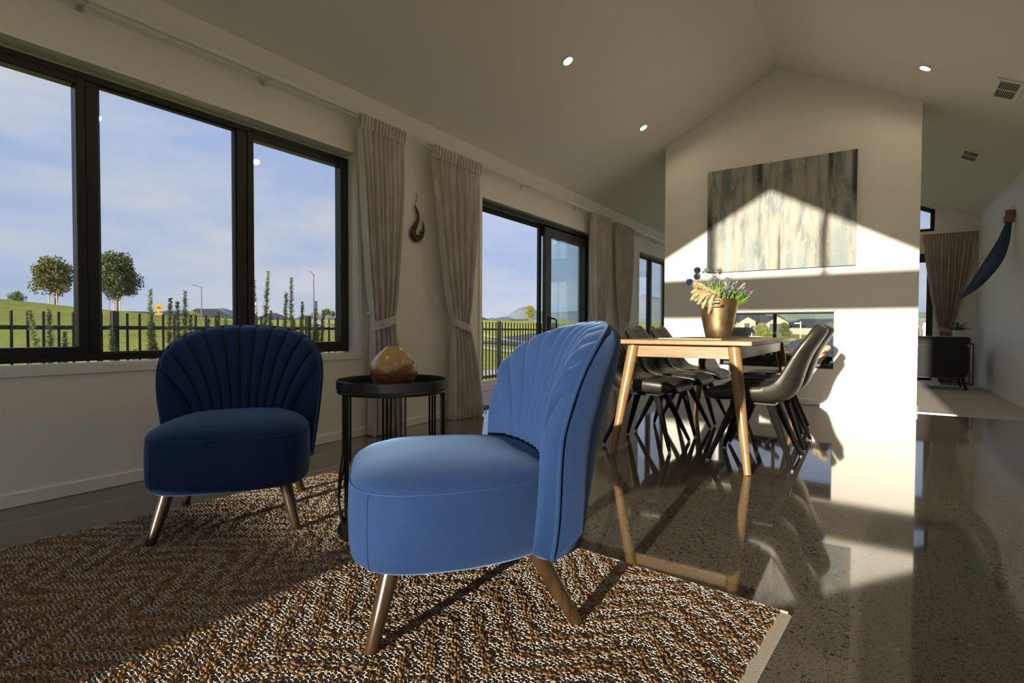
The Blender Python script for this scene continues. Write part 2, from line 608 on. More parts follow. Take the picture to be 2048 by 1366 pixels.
# abstract painting: vertical drips of white, grey-blue, teal and near-black
t = NT('painting')
v1 = t.coord('Object', (3.6, 1, 0.70))
n1 = t.noise(v1, 2.6, 6, 0.62, 0.15)
v2 = t.coord('Object', (6.0, 1, 1.6))
n2 = t.noise(v2, 3.0, 7, 0.7, 0.35)
v3 = t.coord('Object', (26, 1, 9))
n3 = t.noise(v3, 3.2, 6, 0.75)
tc = t.n('TexCoord'); sp = t.n('SeparateXYZ'); t.l(tc.outputs['Object'], sp.inputs[0])
base = t.ramp(n1, [(0.30, (0.10, 0.17, 0.20)), (0.40, (0.27, 0.33, 0.34)), (0.50, (0.52, 0.50, 0.44)), (0.72, (0.70, 0.67, 0.58))])
base = t.mix(t.ramp(n2, [(0.52, 0.0), (0.62, 0.75)]), base, (0.72, 0.70, 0.62))
base = t.mix(t.ramp(n2, [(0.27, 0.6), (0.37, 0.0)]), base, (0.16, 0.26, 0.31))
def streak(x, w, z0, z1, col, amt):
    global base
    d = t.n('Math', _operation='SUBTRACT'); t.l(sp.outputs['X'], d.inputs[0]); d.inputs[1].default_value = x
    nn = t.n('Math', _operation='MULTIPLY_ADD'); t.l(n3, nn.inputs[0]); nn.inputs[1].default_value = w * 1.2; nn.inputs[2].default_value = -w * 0.6
    d2 = t.n('Math', _operation='ADD'); t.l(d.outputs[0], d2.inputs[0]); t.l(nn.outputs[0], d2.inputs[1])
    a = t.n('Math', _operation='ABSOLUTE'); t.l(d2.outputs[0], a.inputs[0])
    mr = t.n('MapRange'); mr.inputs['From Min'].default_value = w * 0.4; mr.inputs['From Max'].default_value = w; mr.inputs['To Min'].default_value = 1; mr.inputs['To Max'].default_value = 0
    t.l(a.outputs[0], mr.inputs['Value'])
    mz = t.n('MapRange'); mz.inputs['From Min'].default_value = z0; mz.inputs['From Max'].default_value = z1; mz.inputs['To Min'].default_value = 0; mz.inputs['To Max'].default_value = amt
    t.l(sp.outputs['Z'], mz.inputs['Value'])
    mu = t.n('Math', _operation='MULTIPLY'); t.l(mr.outputs[0], mu.inputs[0]); t.l(mz.outputs[0], mu.inputs[1])
    base = t.mix(mu.outputs[0], base, col)
streak(-0.735, 0.050, 0.35, 0.0, (0.025, 0.030, 0.040), 0.95)
streak(-0.180, 0.040, 0.25, 0.42, (0.020, 0.018, 0.018), 0.95)
streak(-0.230, 0.050, 0.22, 0.50, (0.10, 0.16, 0.19), 0.7)
streak(-0.560, 0.060, 0.10, 0.45, (0.14, 0.23, 0.27), 0.8)
streak(0.10, 0.055, 0.20, 0.50, (0.13, 0.20, 0.24), 0.7)
streak(0.52, 0.035, 0.20, 0.45, (0.030, 0.026, 0.024), 0.9)
streak(0.60, 0.060, 0.15, 0.50, (0.14, 0.21, 0.24), 0.6)
streak(0.755, 0.055, -0.05, 0.2, (0.025, 0.035, 0.050), 0.95)
streak(0.03, 0.016, -0.05, -0.30, (0.10, 0.085, 0.06), 0.85)
streak(0.45, 0.040, -0.10, -0.25, (0.12, 0.11, 0.10), 0.6)
streak(-0.52, 0.035, -0.20, -0.38, (0.45, 0.58, 0.70), 0.7)
streak(0.62, 0.11, -0.05, -0.25, (0.30, 0.40, 0.43), 0.7)
streak(-0.28, 0.08, -0.15, -0.45, (0.42, 0.53, 0.57), 0.7)
streak(0.20, 0.12, -0.15, -0.45, (0.45, 0.55, 0.57), 0.6)
base = t.mix(1.0, base, (0.62, 0.62, 0.62), 'MULTIPLY')
t.done(t.bsdf(base, 0.45, 0, t.bump(n3, 0.45, 0.012)))
simple('canvas_edge', (0.10, 0.09, 0.08), 0.8)

# grass, foliage, hills
t = NT('grass')
v = t.coord('Object')
a = t.noise(v, 1.3, 5, 0.7)
b = t.noise(v, 0.15, 4, 0.6)
c = t.ramp(a, [(0.25, (0.34, 0.38, 0.06)), (0.5, (0.58, 0.62, 0.11)), (0.75, (0.78, 0.74, 0.20))])
c = t.mix(t.ramp(b, [(0.35, 0.0), (0.7, 0.55)]), c, (0.66, 0.68, 0.13))
t.done(t.bsdf(c, 0.9, 0, t.bump(t.noise(v, 5.0, 5, 0.75), 1.0, 0.35), Specular__IOR__Level=0.1))
def leafy(name, a, b, c_):
    t = NT(name)
    v = t.coord('Object')
    col = t.ramp(t.noise(v, 2.2, 4, 0.7), [(0.3, a), (0.5, b), (0.72, c_)])
    p = t.bsdf(col, 0.55, Specular__IOR__Level=0.3)
    tl = t.n('BsdfTranslucent'); t.l(col, tl.inputs['Color'])
    m = t.n('MixShader', Fac=0.25); t.l(p, m.inputs[1]); t.l(tl.outputs[0], m.inputs[2])
    t.done(m.outputs[0])
leafy('leaf_olive', (0.10, 0.11, 0.035), (0.20, 0.20, 0.06), (0.34, 0.30, 0.09))
leafy('leaf_dark', (0.04, 0.07, 0.035), (0.09, 0.13, 0.05), (0.28, 0.32, 0.12))
leafy('leaf_yellow', (0.22, 0.24, 0.04), (0.38, 0.38, 0.09), (0.55, 0.50, 0.16))
leafy('leaf_mid', (0.07, 0.11, 0.03), (0.14, 0.20, 0.05), (0.26, 0.30, 0.09))
leafy('rosemary_leaf', (0.20, 0.25, 0.10), (0.36, 0.41, 0.16), (0.60, 0.58, 0.28))
t = NT('hill_far')  # blue-grey of distance haze is put into the hill colour
v = t.coord('Object')
c = t.ramp(t.noise(v, 0.006, 6, 0.7), [(0.35, (0.15, 0.19, 0.22)), (0.55, (0.20, 0.24, 0.26)), (0.72, (0.28, 0.27, 0.26))])
t.done(t.bsdf(c, 0.95))
t = NT('hill_bush')
v = t.coord('Object')
c = t.ramp(t.noise(v, 0.02, 7, 0.75), [(0.32, (0.13, 0.19, 0.13)), (0.52, (0.22, 0.29, 0.20)), (0.70, (0.36, 0.36, 0.28))])
t.done(t.bsdf(c, 0.95))
t = NT('horn_blue')
v = t.coord('Object', (3, 3, 1))
c = t.ramp(t.noise(v, 6, 5, 0.6), [(0.3, (0.010, 0.030, 0.075)), (0.6, (0.022, 0.065, 0.15)), (0.85, (0.05, 0.11, 0.20))])
t.done(t.bsdf(c, 0.4))

# ================================================================== SETTING
XW, XR, XG, ZR, SL = -3.241, 1.332, -0.95, 3.79, 0.518
YB, YF, YF2, YE = -1.8, 6.72, 7.15, 11.1
def roof(x):
    return ZR - SL * abs(x - XG)
TH = 0.20

floor = struct('floor', MB().box((XW - TH, YB - TH, -0.15), (XR + TH, YF + 0.004, 0.0)), 'concrete_polished')
struct('floor_carpet', MB().box((XW - TH, YF + 0.004, -0.15), (XR + TH, YE + TH, 0.006)), 'carpet')
struct('trim_7', MB().rbox((0.36, YF - 0.012, -0.01), (XR, YF + 0.016, 0.011), 0.003), 'chrome')
# ceiling: two slopes meeting at the ridge
cm = MB()
cm.prism([(XW - 0.3, roof(XW - 0.3)), (XG, ZR), (XG, ZR + 0.18), (XW - 0.3, roof(XW - 0.3) + 0.18)], 1, YB - 0.3, YE + 0.3)
cm.prism([(XR + 0.3, roof(XR + 0.3)), (XG, ZR), (XG, ZR + 0.18), (XR + 0.3, roof(XR + 0.3) + 0.18)], 1, YB - 0.3, YE + 0.3)
struct('ceiling', cm, 'paint_ceiling', smooth=0)

W1 = (0.25, 2.665, 0.64, 2.135)
D1 = (4.22, 6.69, 0.0, 2.135)
W2 = (8.50, 10.16, 0.64, 2.135)
wl = MB()
x0, x1 = XW - TH, XW
zt = 2.66
ys = YB - TH
for (a, b, z0, z1) in (W1, D1, W2):
    wl.box((x0, ys, -0.15), (x1, a, zt))
    if z0 > 0:
        wl.box((x0, a, -0.15), (x1, b, z0))
    wl.box((x0, a, z1), (x1, b, zt))
    ys = b
wl.box((x0, ys, -0.15), (x1, YE + TH, zt))
struct('wall_left', wl, 'paint', smooth=0)
struct('wall_right', MB().box((XR, YB - TH, -0.15), (XR + TH, YE + TH, 2.66)), 'paint_grey', smooth=0)

def gable_wall(name, y0, y1, opx0, opx1, ztop_door, gz0, apex, gslope, mat, ax=None):
    """end wall with a door opening below a gable-shaped window opening"""
    m = MB()
    ax = XG if ax is None else ax
    g = lambda x: apex - gslope * abs(x - ax)
    up = 0.10
    # side piers
    m.prism([(XW - TH, -0.15), (opx0, -0.15), (opx0, roof(opx0) + up), (XW - TH, roof(XW - TH) + up)], 1, y0, y1)
    m.prism([(opx1, -0.15), (XR + TH, -0.15), (XR + TH, roof(XR + TH) + up), (opx1, roof(opx1) + up)], 1, y0, y1)
    m.box((opx0, y0, ztop_door), (opx1, y1, gz0))
    # over the gable window
    for (a, b) in ((opx0, min(ax, XG)), (min(ax, XG), max(ax, XG)), (max(ax, XG), opx1)):
        if b - a > 1e-4:
            m.prism([(a, g(a)), (b, g(b)), (b, roof(b) + up), (a, roof(a) + up)], 1, y0, y1)
    o = struct(name, m, mat, smooth=0)
    return g
gb = gable_wall('wall_back', YB - TH, YB, -2.725, 0.755, 2.127, 2.43, 3.50, 0.575, 'paint')
gf = gable_wall('wall_far', YE, YE + TH, -2.70, 0.80, 2.10, 2.46, 3.62, 0.46, 'paint')

# fireplace wall, standing free between the two rooms
fw = MB()
FX0, FX1 = -2.22, 0.367
OX0, OX1, OZ0, OZ1 = -1.54, -0.358, 0.405, 1.032
fw.prism([(FX0, 0.0), (OX0, 0.0), (OX0, roof(OX0) + 0.05), (FX0, roof(FX0) + 0.05)], 1, YF, YF2)
fw.prism([(OX1, 0.0), (FX1, 0.0), (FX1, roof(FX1) + 0.05), (OX1, roof(OX1) + 0.05)], 1, YF, YF2)
fw.box((OX0, YF, 0.0), (OX1, YF2, OZ0))
fw.prism([(OX0, OZ1), (OX1, OZ1), (OX1, roof(OX1) + 0.05), (XG, ZR + 0.05), (OX0, roof(OX0) + 0.05)], 1, YF, YF2)
struct('wall_fireplace', fw, 'paint', smooth=0)

# baseboards
BH, BT = 0.066, 0.013
for k, (a, b) in enumerate(((YB, D1[0] - 0.06), (D1[1] + 0.06, YE))):
    struct('baseboard_left' if k == 0 else 'baseboard_left_far', MB().rbox((XW, a, 0.0), (XW + BT, b, BH), 0.004), 'paint_trim')
struct('baseboard_right', MB().rbox((XR - BT, YB, 0.0), (XR, YE, BH), 0.004), 'paint_trim')
bb = MB()
bb.rbox((FX0 - BT, YF - BT, 0.0), (FX1 + BT, YF, BH), 0.004)
bb.rbox((FX1, YF - BT, 0.0), (FX1 + BT, YF2, BH), 0.004)
bb.rbox((FX0 - BT, YF, 0.0), (FX0, YF2, BH), 0.004)
struct('baseboard_fireplace', bb, 'paint_trim')
struct('baseboard_far', MB().rbox((0.80, YE - BT, 0.0), (XR, YE, BH), 0.004), 'paint_trim')

# ---- windows in the left wall (plane X)
def pane(parent, y0, y1, z0, z1, x=-3.352, mat='glass'):
    MB().box((x - 0.003, y0, z0), (x + 0.003, y1, z1)).build('pane', mat, parent, 0)
def ring_x(m, y0, y1, z0, z1, w, xa, xb, r=0.004):
    m.rbox((xa, y0, z0), (xb, y0 + w, z1), r)
    m.rbox((xa, y1 - w, z0), (xb, y1, z1), r)
    m.rbox((xa, y0 + w - 0.002, z0), (xb, y1 - w + 0.002, z0 + w), r)
    m.rbox((xa, y0 + w - 0.002, z1 - w), (xb, y1 - w + 0.002, z1), r)
def left_window(name, y0, y1, z0, z1, mulls, sashes, latch=True):
    e = sempty(name, (0, 0, 0))
    ring_x(mb := MB(), y0, y1, z0, z1, 0.038, -3.40, -3.322)
    mb.build('window_frame', 'frame_black', e)
    edges = [y0 + 0.036] + [c for a in mulls for c in (a[0], a[1])] + [y1 - 0.036]
    for a in mulls:
        MB().rbox((-3.398, a[0], z0 + 0.036), (-3.324, a[1], z1 - 0.036), 0.004).build('mullion', 'frame_black', e)
    for k in range(len(edges) // 2):
        a, b = edges[2 * k], edges[2 * k + 1]
        if k in sashes:
            s = MB()
            ring_x(s, a, b, z0 + 0.034, z1 - 0.034, 0.040, -3.385, -3.314)
            so = s.build('sash', 'frame_black', e)
            if latch:
                lm = MB()
                lm.rbox((-3.316, (a + b) / 2 - 0.07, z0 + 0.040), (-3.298, (a + b) / 2 + 0.05, z0 + 0.052), 0.003)
                lm.rbox((-3.316, (a + b) / 2 + 0.02, z0 + 0.036), (-3.290, (a + b) / 2 + 0.05, z0 + 0.058), 0.004)
                lm.build('latch', 'rubber', so)
            pane(e, a + 0.036, b - 0.036, z0 + 0.070, z1 - 0.070)
        else:
            g = MB()
            ring_x(g, a, b, z0 + 0.036, z1 - 0.036, 0.008, -3.37, -3.335, 0.002)
            g.build('glazing_bead', 'rubber', e)
            pane(e, a + 0.004, b - 0.004, z0 + 0.040, z1 - 0.040)
    return e
left_window('window_1', W1[0] + 0.006, W1[1] - 0.004, W1[2] + 0.012, 2.112, [(1.028, 1.086), (1.808, 1.872)], (0, 2))
left_window('window_2', W2[0] + 0.004, W2[1] - 0.004, W2[2] + 0.012, 2.112, [(9.27, 9.36)], (), False)
def architrave(name, y0, y1, z0, z1):
    m = MB()
    w, p = 0.046, 0.010
    m.rbox((XW - 0.09, y0 - w, z0 - w), (XW + p, y1 + w, z0 + 0.002), 0.002)
    m.rbox((XW - 0.005, y0 - w, z0), (XW + p, y0, z1 + 0.01), 0.002)
    m.rbox((XW - 0.005, y1, z0), (XW + p, y1 + w, z1 + 0.01), 0.002)
    m.rbox((XW - 0.005, y0 - w, z1), (XW + 0.004, y1 + w, z1 + 0.012), 0.002)
    struct(name, m, 'paint_trim')
architrave('trim_1', *W1)
architrave('trim_2', *W2)

# ---- sliding door in the left wall: one panel slid back over the fixed one
d = sempty('door_1', (0, 0, 0))
fm = MB()
ring_x(fm, D1[0] + 0.005, D1[1] - 0.005, -0.045, 2.118, 0.038, -3.40, -3.275)
fm.build('door_frame', 'frame_black', d)
tm = MB()
for xx in (-3.40, -3.36, -3.315):
    tm.box((xx - 0.004, D1[0] + 0.05, 0.0), (xx + 0.004, D1[1] - 0.05, 0.014))
tm.build('floor_track', 'frame_grey', d)
tm = MB()
for xx in (-3.40, -3.36):
    tm.box((xx - 0.006, D1[0] + 0.05, 2.055), (xx + 0.006, D1[1] - 0.05, 2.075))
tm.build('head_track', 'rubber', d)
def door_panel(y0, y1, xa, xb, wy, mat, par, name):
    m = MB()
    m.rbox((xa, y0, 0.012), (xb, y0 + wy, 2.065), 0.004)
    m.rbox((xa, y1 - 0.045, 0.012), (xb, y1, 2.065), 0.004)
    m.rbox((xa, y0 + wy - 0.002, 0.012), (xb, y1 - 0.043, 0.10), 0.004)
    m.rbox((xa, y0 + wy - 0.002, 1.965), (xb, y1 - 0.043, 2.065), 0.004)
    o = m.build(name, mat, par)
    xm = (xa + xb) / 2
    MB().box((xm - 0.004, y0 + wy - 0.01, 0.09), (xm + 0.004, y1 - 0.04, 1.975)).build('pane', 'glass_tint', o, 0)
    return o
door_panel(5.50, 6.660, -3.385, -3.350, 0.055, 'frame_black', d, 'fixed_panel')
sp = door_panel(5.56, 6.655, -3.340, -3.292, 0.135, 'frame_grey', d, 'sliding_panel')
hm = MB()
hm.rbox((-3.297, 5.615, 0.78), (-3.283, 5.685, 0.985), 0.004)
hm.tube(catmull([(-3.285, 5.680, 0.80), (-3.250, 5.735, 0.815), (-3.245, 5.740, 0.88), (-3.250, 5.735, 0.945), (-3.285, 5.680, 0.965)], 16), 0.010, 8)
hm.build('handle', 'rubber', sp)
am = MB()
am.rbox((XW - 0.005, D1[0] - 0.046, 0.0), (XW + 0.010, D1[0], D1[3] + 0.012), 0.002)
am.rbox((XW - 0.005, D1[1], 0.0), (XW + 0.010, D1[1] + 0.046, D1[3] + 0.012), 0.002)
am.rbox((XW - 0.005, D1[0] - 0.046, D1[3]), (XW + 0.006, D1[1] + 0.046, D1[3] + 0.014), 0.002)
struct('trim_3', am, 'paint_trim')

# ---- end walls: gable glazing over sliding doors
def end_glazing(wname, dname, y, opx0, opx1, zd, gz0, g, mulls, closed, ax):
    e = sempty(wname)
    w = 0.055
    ya, yb = y - 0.04, y + 0.04
    m = MB()
    m.rbox((opx0, ya, gz0), (opx1, yb, gz0 + w), 0.004)
    for (a, b) in ((opx0, ax), (ax, opx1)):
        m.prism([(a, g(a)), (b, g(b)), (b, g(b) - w * 1.1), (a, g(a) - w * 1.1)], 1, ya, yb)
    m.box((opx0, ya, gz0), (opx0 + w, yb, g(opx0)))
    m.box((opx1 - w, ya, gz0), (opx1, yb, g(opx1)))
    m.build('window_frame', 'frame_black', e, 0)
    for c in mulls:
        MB().box((c - 0.03, ya, gz0 + w), (c + 0.03, yb, g(c) - w * 0.9)).build('mullion', 'frame_black', e, 0)
    MB().prism([(opx0, gz0), (opx1, gz0), (opx1, g(opx1)), (ax, g(ax)), (opx0, g(opx0))], 1, y - 0.004, y + 0.004).build('pane', 'glass', e, 0)
    dd = sempty(dname)
    m = MB()
    m.box((opx0, ya, 0), (opx0 + w, yb, zd))
    m.box((opx1 - w, ya, 0), (opx1, yb, zd))
    m.box((opx0, ya, zd - w), (opx1, yb, zd))
    m.box((opx0, ya, -0.02), (opx1, yb, 0.016))
    m.build('door_frame', 'frame_black', dd, 0)
    xs = [opx0 + w] + list(mulls) + [opx1 - w]
    for k in closed:
        a, b = xs[k], xs[k + 1]
        p = MB()
        for (q0, q1) in (((a - 0.03, 0.016), (a + 0.03, zd - w)), ((b - 0.03, 0.016), (b + 0.03, zd - w)), ((a, 0.016), (b, 0.10)), ((a, zd - w - 0.08), (b, zd - w))):
            p.box((q0[0], y - 0.03 + 0.012 * k, q0[1]), (q1[0], y + 0.012 * k, q1[1]))
        po = p.build('door_panel', 'frame_black', dd, 0)
        MB().box((a, y - 0.018 + 0.012 * k, 0.09), (b, y - 0.012 + 0.012 * k, zd - w - 0.07)).build('pane', 'glass', po, 0)
    return e
end_glazing('window_3', 'door_2', YB - 0.10, -2.725, 0.755, 2.127, 2.43, gb, (-1.565, -0.405), (0,), XG)
end_glazing('window_4', 'door_3', YE + 0.10, -2.70, 0.80, 2.10, 2.46, gf, (-1.56, -0.34), (0, 1, 2), XG)

# ---- outside, behind the camera: an added screen, its gap shaped to shade the near corner
sc_ = thing('shade_screen', 'added unseen timber screen shading the near corner from outside the glazed end wall', 'screen', (-2.08, -4.0, -0.3))
for sx in (-0.62, 0.60):
    MB().box((sx - 0.03, -0.03, 0.0), (sx + 0.03, 0.03, 2.0)).build('post', 'timber_screen', sc_, 0)
for k in range(14):
    zb = 0.10 + k * 0.120 if k < 7 else 1.085 + (k - 7) * 0.120
    MB().rbox((-0.64, 0.03, zb), (0.62, 0.05, zb + 0.119), 0.001).build('board', 'timber_screen', sc_, 0)
pf = thing('blocker', 'added round pouf beside the glazed end wall, behind the camera', 'blocker', (0.19, -0.95, 0.0))  # added unseen block that throws the shade strip across the right-hand floor
MB().lathe([(0.0001, 0.0), (0.15, 0.0), (0.185, 0.03), (0.195, 0.12), (0.195, 0.34), (0.185, 0.43), (0.15, 0.455), (0.0001, 0.46)], 32).build('cover', 'linen', pf)
MB().lathe([(0.0001, 0.455), (0.02, 0.458), (0.018, 0.470), (0.0001, 0.474)], 16).build('button', 'linen', pf)

# ---- deck outside the sliding door
dk = sempty('deck')
dk.location = (0, 0, 0)
me = MB().rbox((-0.067, -2.4, -0.03), (0.067, 2.4, 0.0), 0.003).mesh('plank', 'deck_wood')
k = 0
x = -3.53
while x > -5.5:
    for seg in (0, 1):
        p = obj('plank', me, dk)
        p.location = (x, 4.0 + seg * 4.806 + (0.35 if k % 2 else 0), -0.055)
    x -= 0.142
    k += 1
for xx in (-3.6, -4.5, -5.4):
    MB().box((xx - 0.03, 1.6, -0.28), (xx + 0.03, 11.2, -0.086)).build('joist', 'timber_screen', dk, 0)

# ================================================================== FURNITURE
# ---- fluted velvet armchair
def make_armchair(label, loc, rz):
    t = thing('armchair', label, 'armchair', loc, rz, 'blue velvet shell-back armchairs')
    # seat
    def ring(a, b, z, y0, n=72, ex=3.6):
        out = []
        for k in range(n):
            th = 2 * PI * k / n
            c, s = math.cos(th), math.sin(th)
            yy = b * math.copysign(abs(s) ** (2 / ex), s)
            tp = 1 - 0.14 * sstep(-yy, -0.04, 0.26)
            out.append((a * tp * math.copysign(abs(c) ** (2 / ex), c), y0 + yy, z))
        return out
    def loft(levels, n=72, ex=3.6):
        m = MB()
        vs, fs = [], []
        for (a, b, z) in levels:
            vs += ring(a, b, z, 0.035, n, ex)
        L = len(levels)
        for i in range(L - 1):
            for k in range(n):
                fs.append((i * n + k, i * n + (k + 1) % n, (i + 1) * n + (k + 1) % n, (i + 1) * n + k))
        fs.append(tuple(range(n - 1, -1, -1)))
        fs.append(tuple((L - 1) * n + k for k in range(n)))
        return m.add(vs, fs)
    A, B = 0.300, 0.300
    lev = [(A * .90, B * .90, .195), (A * .95, B * .95, .197), (A * .985, B * .985, .207), (A * 1.0, B * 1.0, .235), (A * 1.006, B * 1.006, .30), (A * 1.0, B * 1.0, .375), (A * .992, B * .992, .393), (A * .984, B * .984, .400)]
    body = loft(lev).build('seat_base', 'velvet_blue', t, 50)
    top = [(A * .984, B * .984, .400), (A * .976, B * .976, .408), (A * .95, B * .95, .418), (A * .88, B * .88, .432), (A * .74, B * .74, .4465), (A * .55, B * .55, .456), (A * .33, B * .33, .461), (A * .12, B * .12, .463)]
    cush = loft(top).build('seat_cushion', 'velvet_blue', t, 50)
    rp = ring(A * .990, B * .990, .4005, 0.035, 96)
    MB().tube(rp + [rp[0], rp[1]], 0.0015, 6, False).build('seam', 'velvet_seam', cush)
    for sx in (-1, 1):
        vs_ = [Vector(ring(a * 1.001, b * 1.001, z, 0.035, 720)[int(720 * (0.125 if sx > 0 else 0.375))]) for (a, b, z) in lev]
        MB().tube(vs_, 0.0014, 6).build('corner_seam', 'seam_dark', body)
    # back
    Z0, ZM, ZT, HW = 0.203, 0.60, 0.832, 0.348
    def hw(z):
        if z >= ZM:
            q = min(1.0, (z - ZM) / (ZT - ZM))
            return HW * max(0.0, 1 - q ** 2.7) ** (1 / 2.7)
        return HW - 0.048 * ((ZM - z) / (ZM - Z0)) ** 1.35
    # right half outline from bottom corner up to the crown
    half = [(hw(lerp(Z0, ZM, i / 40)), lerp(Z0, ZM, i / 40)) for i in range(41)]
    for i in range(1, 121):
        th = PI / 2 * i / 120
        c, s = math.cos(th), math.sin(th)
        half.append((HW * c ** (2 / 2.7), ZM + (ZT - ZM) * s ** (2 / 2.7)))
    acc = [0.0]
    for i in range(1, len(half)):
        acc.append(acc[-1] + math.dist(half[i], half[i - 1]))
    total = acc[-1]
    def at_len(l):
        for i in range(1, len(acc)):
            if acc[i] >= l - 1e-9:
                f = (l - acc[i - 1]) / max(1e-9, acc[i] - acc[i - 1])
                return (lerp(half[i - 1][0], half[i][0], f), lerp(half[i - 1][1], half[i][1], f))
        return half[-1]
    l_line = [acc[i] for i in range(len(half)) if half[i][1] >= 0.655][0]
    NP = 13
    SK = 11.0 / 13.0
    def perim(s):
        a = abs(s)
        l = lerp(total, l_line, a / SK) if a <= SK else lerp(l_line, 0.0, (a - SK) / (1 - SK))
        x, z = at_len(l)
        return (math.copysign(x, s) if s else 0.0, z)
    def bott(s):
        a = abs(s)
        x = a / SK * 0.168 if a <= SK else lerp(0.168, half[0][0], (a - SK) / (1 - SK))
        return (math.copysign(x, s) if s else 0.0, Z0)
    def flat(s, t_):
        b, p = bott(s), perim(s)
        # straight up from the bottom, then fan out to the rim
        c = (b[0] * 1.04, max(Z0 + 0.24 if abs(s) <= SK else lerp(Z0 + 0.24, Z0 + 0.02, (abs(s) - SK) / (1 - SK)), lerp(b[1], p[1], 0.62)))
        c = (c[0], min(c[1], max(p[1], Z0)))
        u = 1 - t_
        return (u * u * b[0] + 2 * u * t_ * c[0] + t_ * t_ * p[0], u * u * b[1] + 2 * u * t_ * c[1] + t_ * t_ * p[1])
    def mid(x, z):
        lean = 0.22 * (z - Z0) + 0.10 * max(0, z - 0.55) ** 1.0
        return -0.272 - lean + (1.25 - 0.30 * (1 - sstep(z, 0.22, 0.55))) * x * x
    def prof(s, t_):
        es = max(0.0, (abs(s) - 0.988) / 0.012)
        zz = flat(s, t_)[1]
        eb = max(0.0, (Z0 + 0.035 - zz) / 0.035)
        return (max(0.0, 1 - t_ ** 11)) ** 0.5 * (max(0.0, 1 - es ** 3)) ** 0.5 * (max(0.0, 1 - eb ** 2.5)) ** 0.5
    def front(u, v):
        s = 2 * u - 1
        x, z = flat(s, v)
        f = (s + 1) / 2 * NP
        f = f - math.floor(f) if f < NP else 1.0
        fl = (1 - abs(2 * f - 1) ** 2.4) ** (1 / 2.0)
        p = prof(s, v)
        amp = 0.036 * sstep(v, 0.0, 0.25) if abs(s) <= SK else 0.016
        return (x, mid(x, z) + (0.062 - 0.012 * sstep(abs(s), 0.70, 0.92) * (1 - sstep(z, 0.30, 0.60))) * p + amp * fl * (0.25 + 0.75 * p), z + 0.006 * fl * v ** 6)
    def rear(u, v):
        s = 2 * u - 1
        x, z = flat(s, v)
        return (x, mid(x, z) - 0.001, z)
    def outer(u, v):
        s = 2 * u - 1
        x, z = flat(s, v)
        p = prof(s, v)
        return (x * lerp(1, 0.985, p), mid(x, z) - 0.006 - 0.070 * p, z)
    MB().shell(front, rear, NP * 12 + 1, 34).build('back_cushion', 'velvet_blue', t, 60)
    MB().shell(rear, outer, 79, 24).build('outer_back', 'velvet_blue', t, 50)
    rim = []
    for i in range(161):
        s = lerp(-1, 1, i / 160)
        x, z = perim(s)
        rim.append((x * 1.004, mid(x, z) + 0.001, z + 0.002))
    MB().tube(rim, 0.0062, 8).build('piping', 'velvet_blue', t)
    # legs
    for sx in (-1, 1):
        for sy in (-1, 1):
            p0 = Vector((sx * 0.205, 0.035 + sy * (0.185 if sy > 0 else 0.20), 0.205))
            p1 = Vector((sx * 0.255, 0.275 * sy, 0.0))
            m = MB()
            m.tube([p0, lerp(p0, p1, 0.5), p1 + Vector((0, 0, 0.003)), p1], [0.0265, 0.0215, 0.0165, 0.0155], 20)
            m.build('leg', 'walnut_leg', t)
    return t
armA = make_armchair('dark teal velvet armchair standing in shade below the wide window', (-2.285, 1.232, 0.0), 0)
armA.rotation_euler.z = math.atan2(-0.335, 0.455) - PI / 2
armB = copy_tree(armA)
armB['label'] = 'sunlit blue velvet armchair in the foreground, its back to the dining table'
armB.location = (-1.040, 1.262, 0.009)
armB.rotation_euler.z = math.atan2(-0.412, -0.357) - PI / 2

# ---- rug: braided jute nubs and white weft loops over a backing
RUGW, RUGL = 2.31, 1.62
rug = thing('rug', 'chunky brown jute rug with white weft herringbone under the armchairs', 'rug', (-2.513, 1.885, 0.0), math.atan2(-0.191, 2.302))
MB().rbox((0, -RUGL, 0.0), (RUGW, 0, 0.0075), 0.002).build('backing', 'rug_base', rug)
hm = MB()
hm.rbox((RUGW - 0.010, -RUGL, 0.0), (RUGW + 0.030, 0.0, 0.0085), 0.003)
hm.build('hem', 'rug_hem', rug)
MB().rbox((-0.012, -RUGL, 0.0), (0.008, 0.0, 0.0085), 0.003).build('hem', 'rug_hem', rug)
em = MB()
em.tube([(0.0, 0.004, 0.006), (RUGW + 0.02, 0.004, 0.006)], 0.0065, 8)
em.build('edge_cord', 'rug_hem', rug)
rng = np.random.default_rng(5)
CELL = 0.0104
nx, ny = int(RUGW / CELL), int(RUGL / CELL)
ii, jj = np.meshgrid(np.arange(nx), np.arange(ny), indexing='ij')
ii, jj = ii.ravel(), jj.ravel()
px = (ii + 0.5 + (jj % 2) * 0.0) * CELL + rng.normal(0, 0.0011, ii.size)
py = -(jj + 0.5) * CELL + rng.normal(0, 0.0011, ii.size)
P_, Q_ = 0.46, 0.092
tri = np.abs(((px / P_) % 1.0) - 0.5) * 2
wob = 0.010 * np.sin(px * 23 + py * 9) + 0.008 * np.sin(px * 61 - py * 47) + rng.normal(0, 0.0102, ii.size)
ph = ((py + tri * 0.22 + wob) / Q_) % 1.0
raised = ph < 0.50
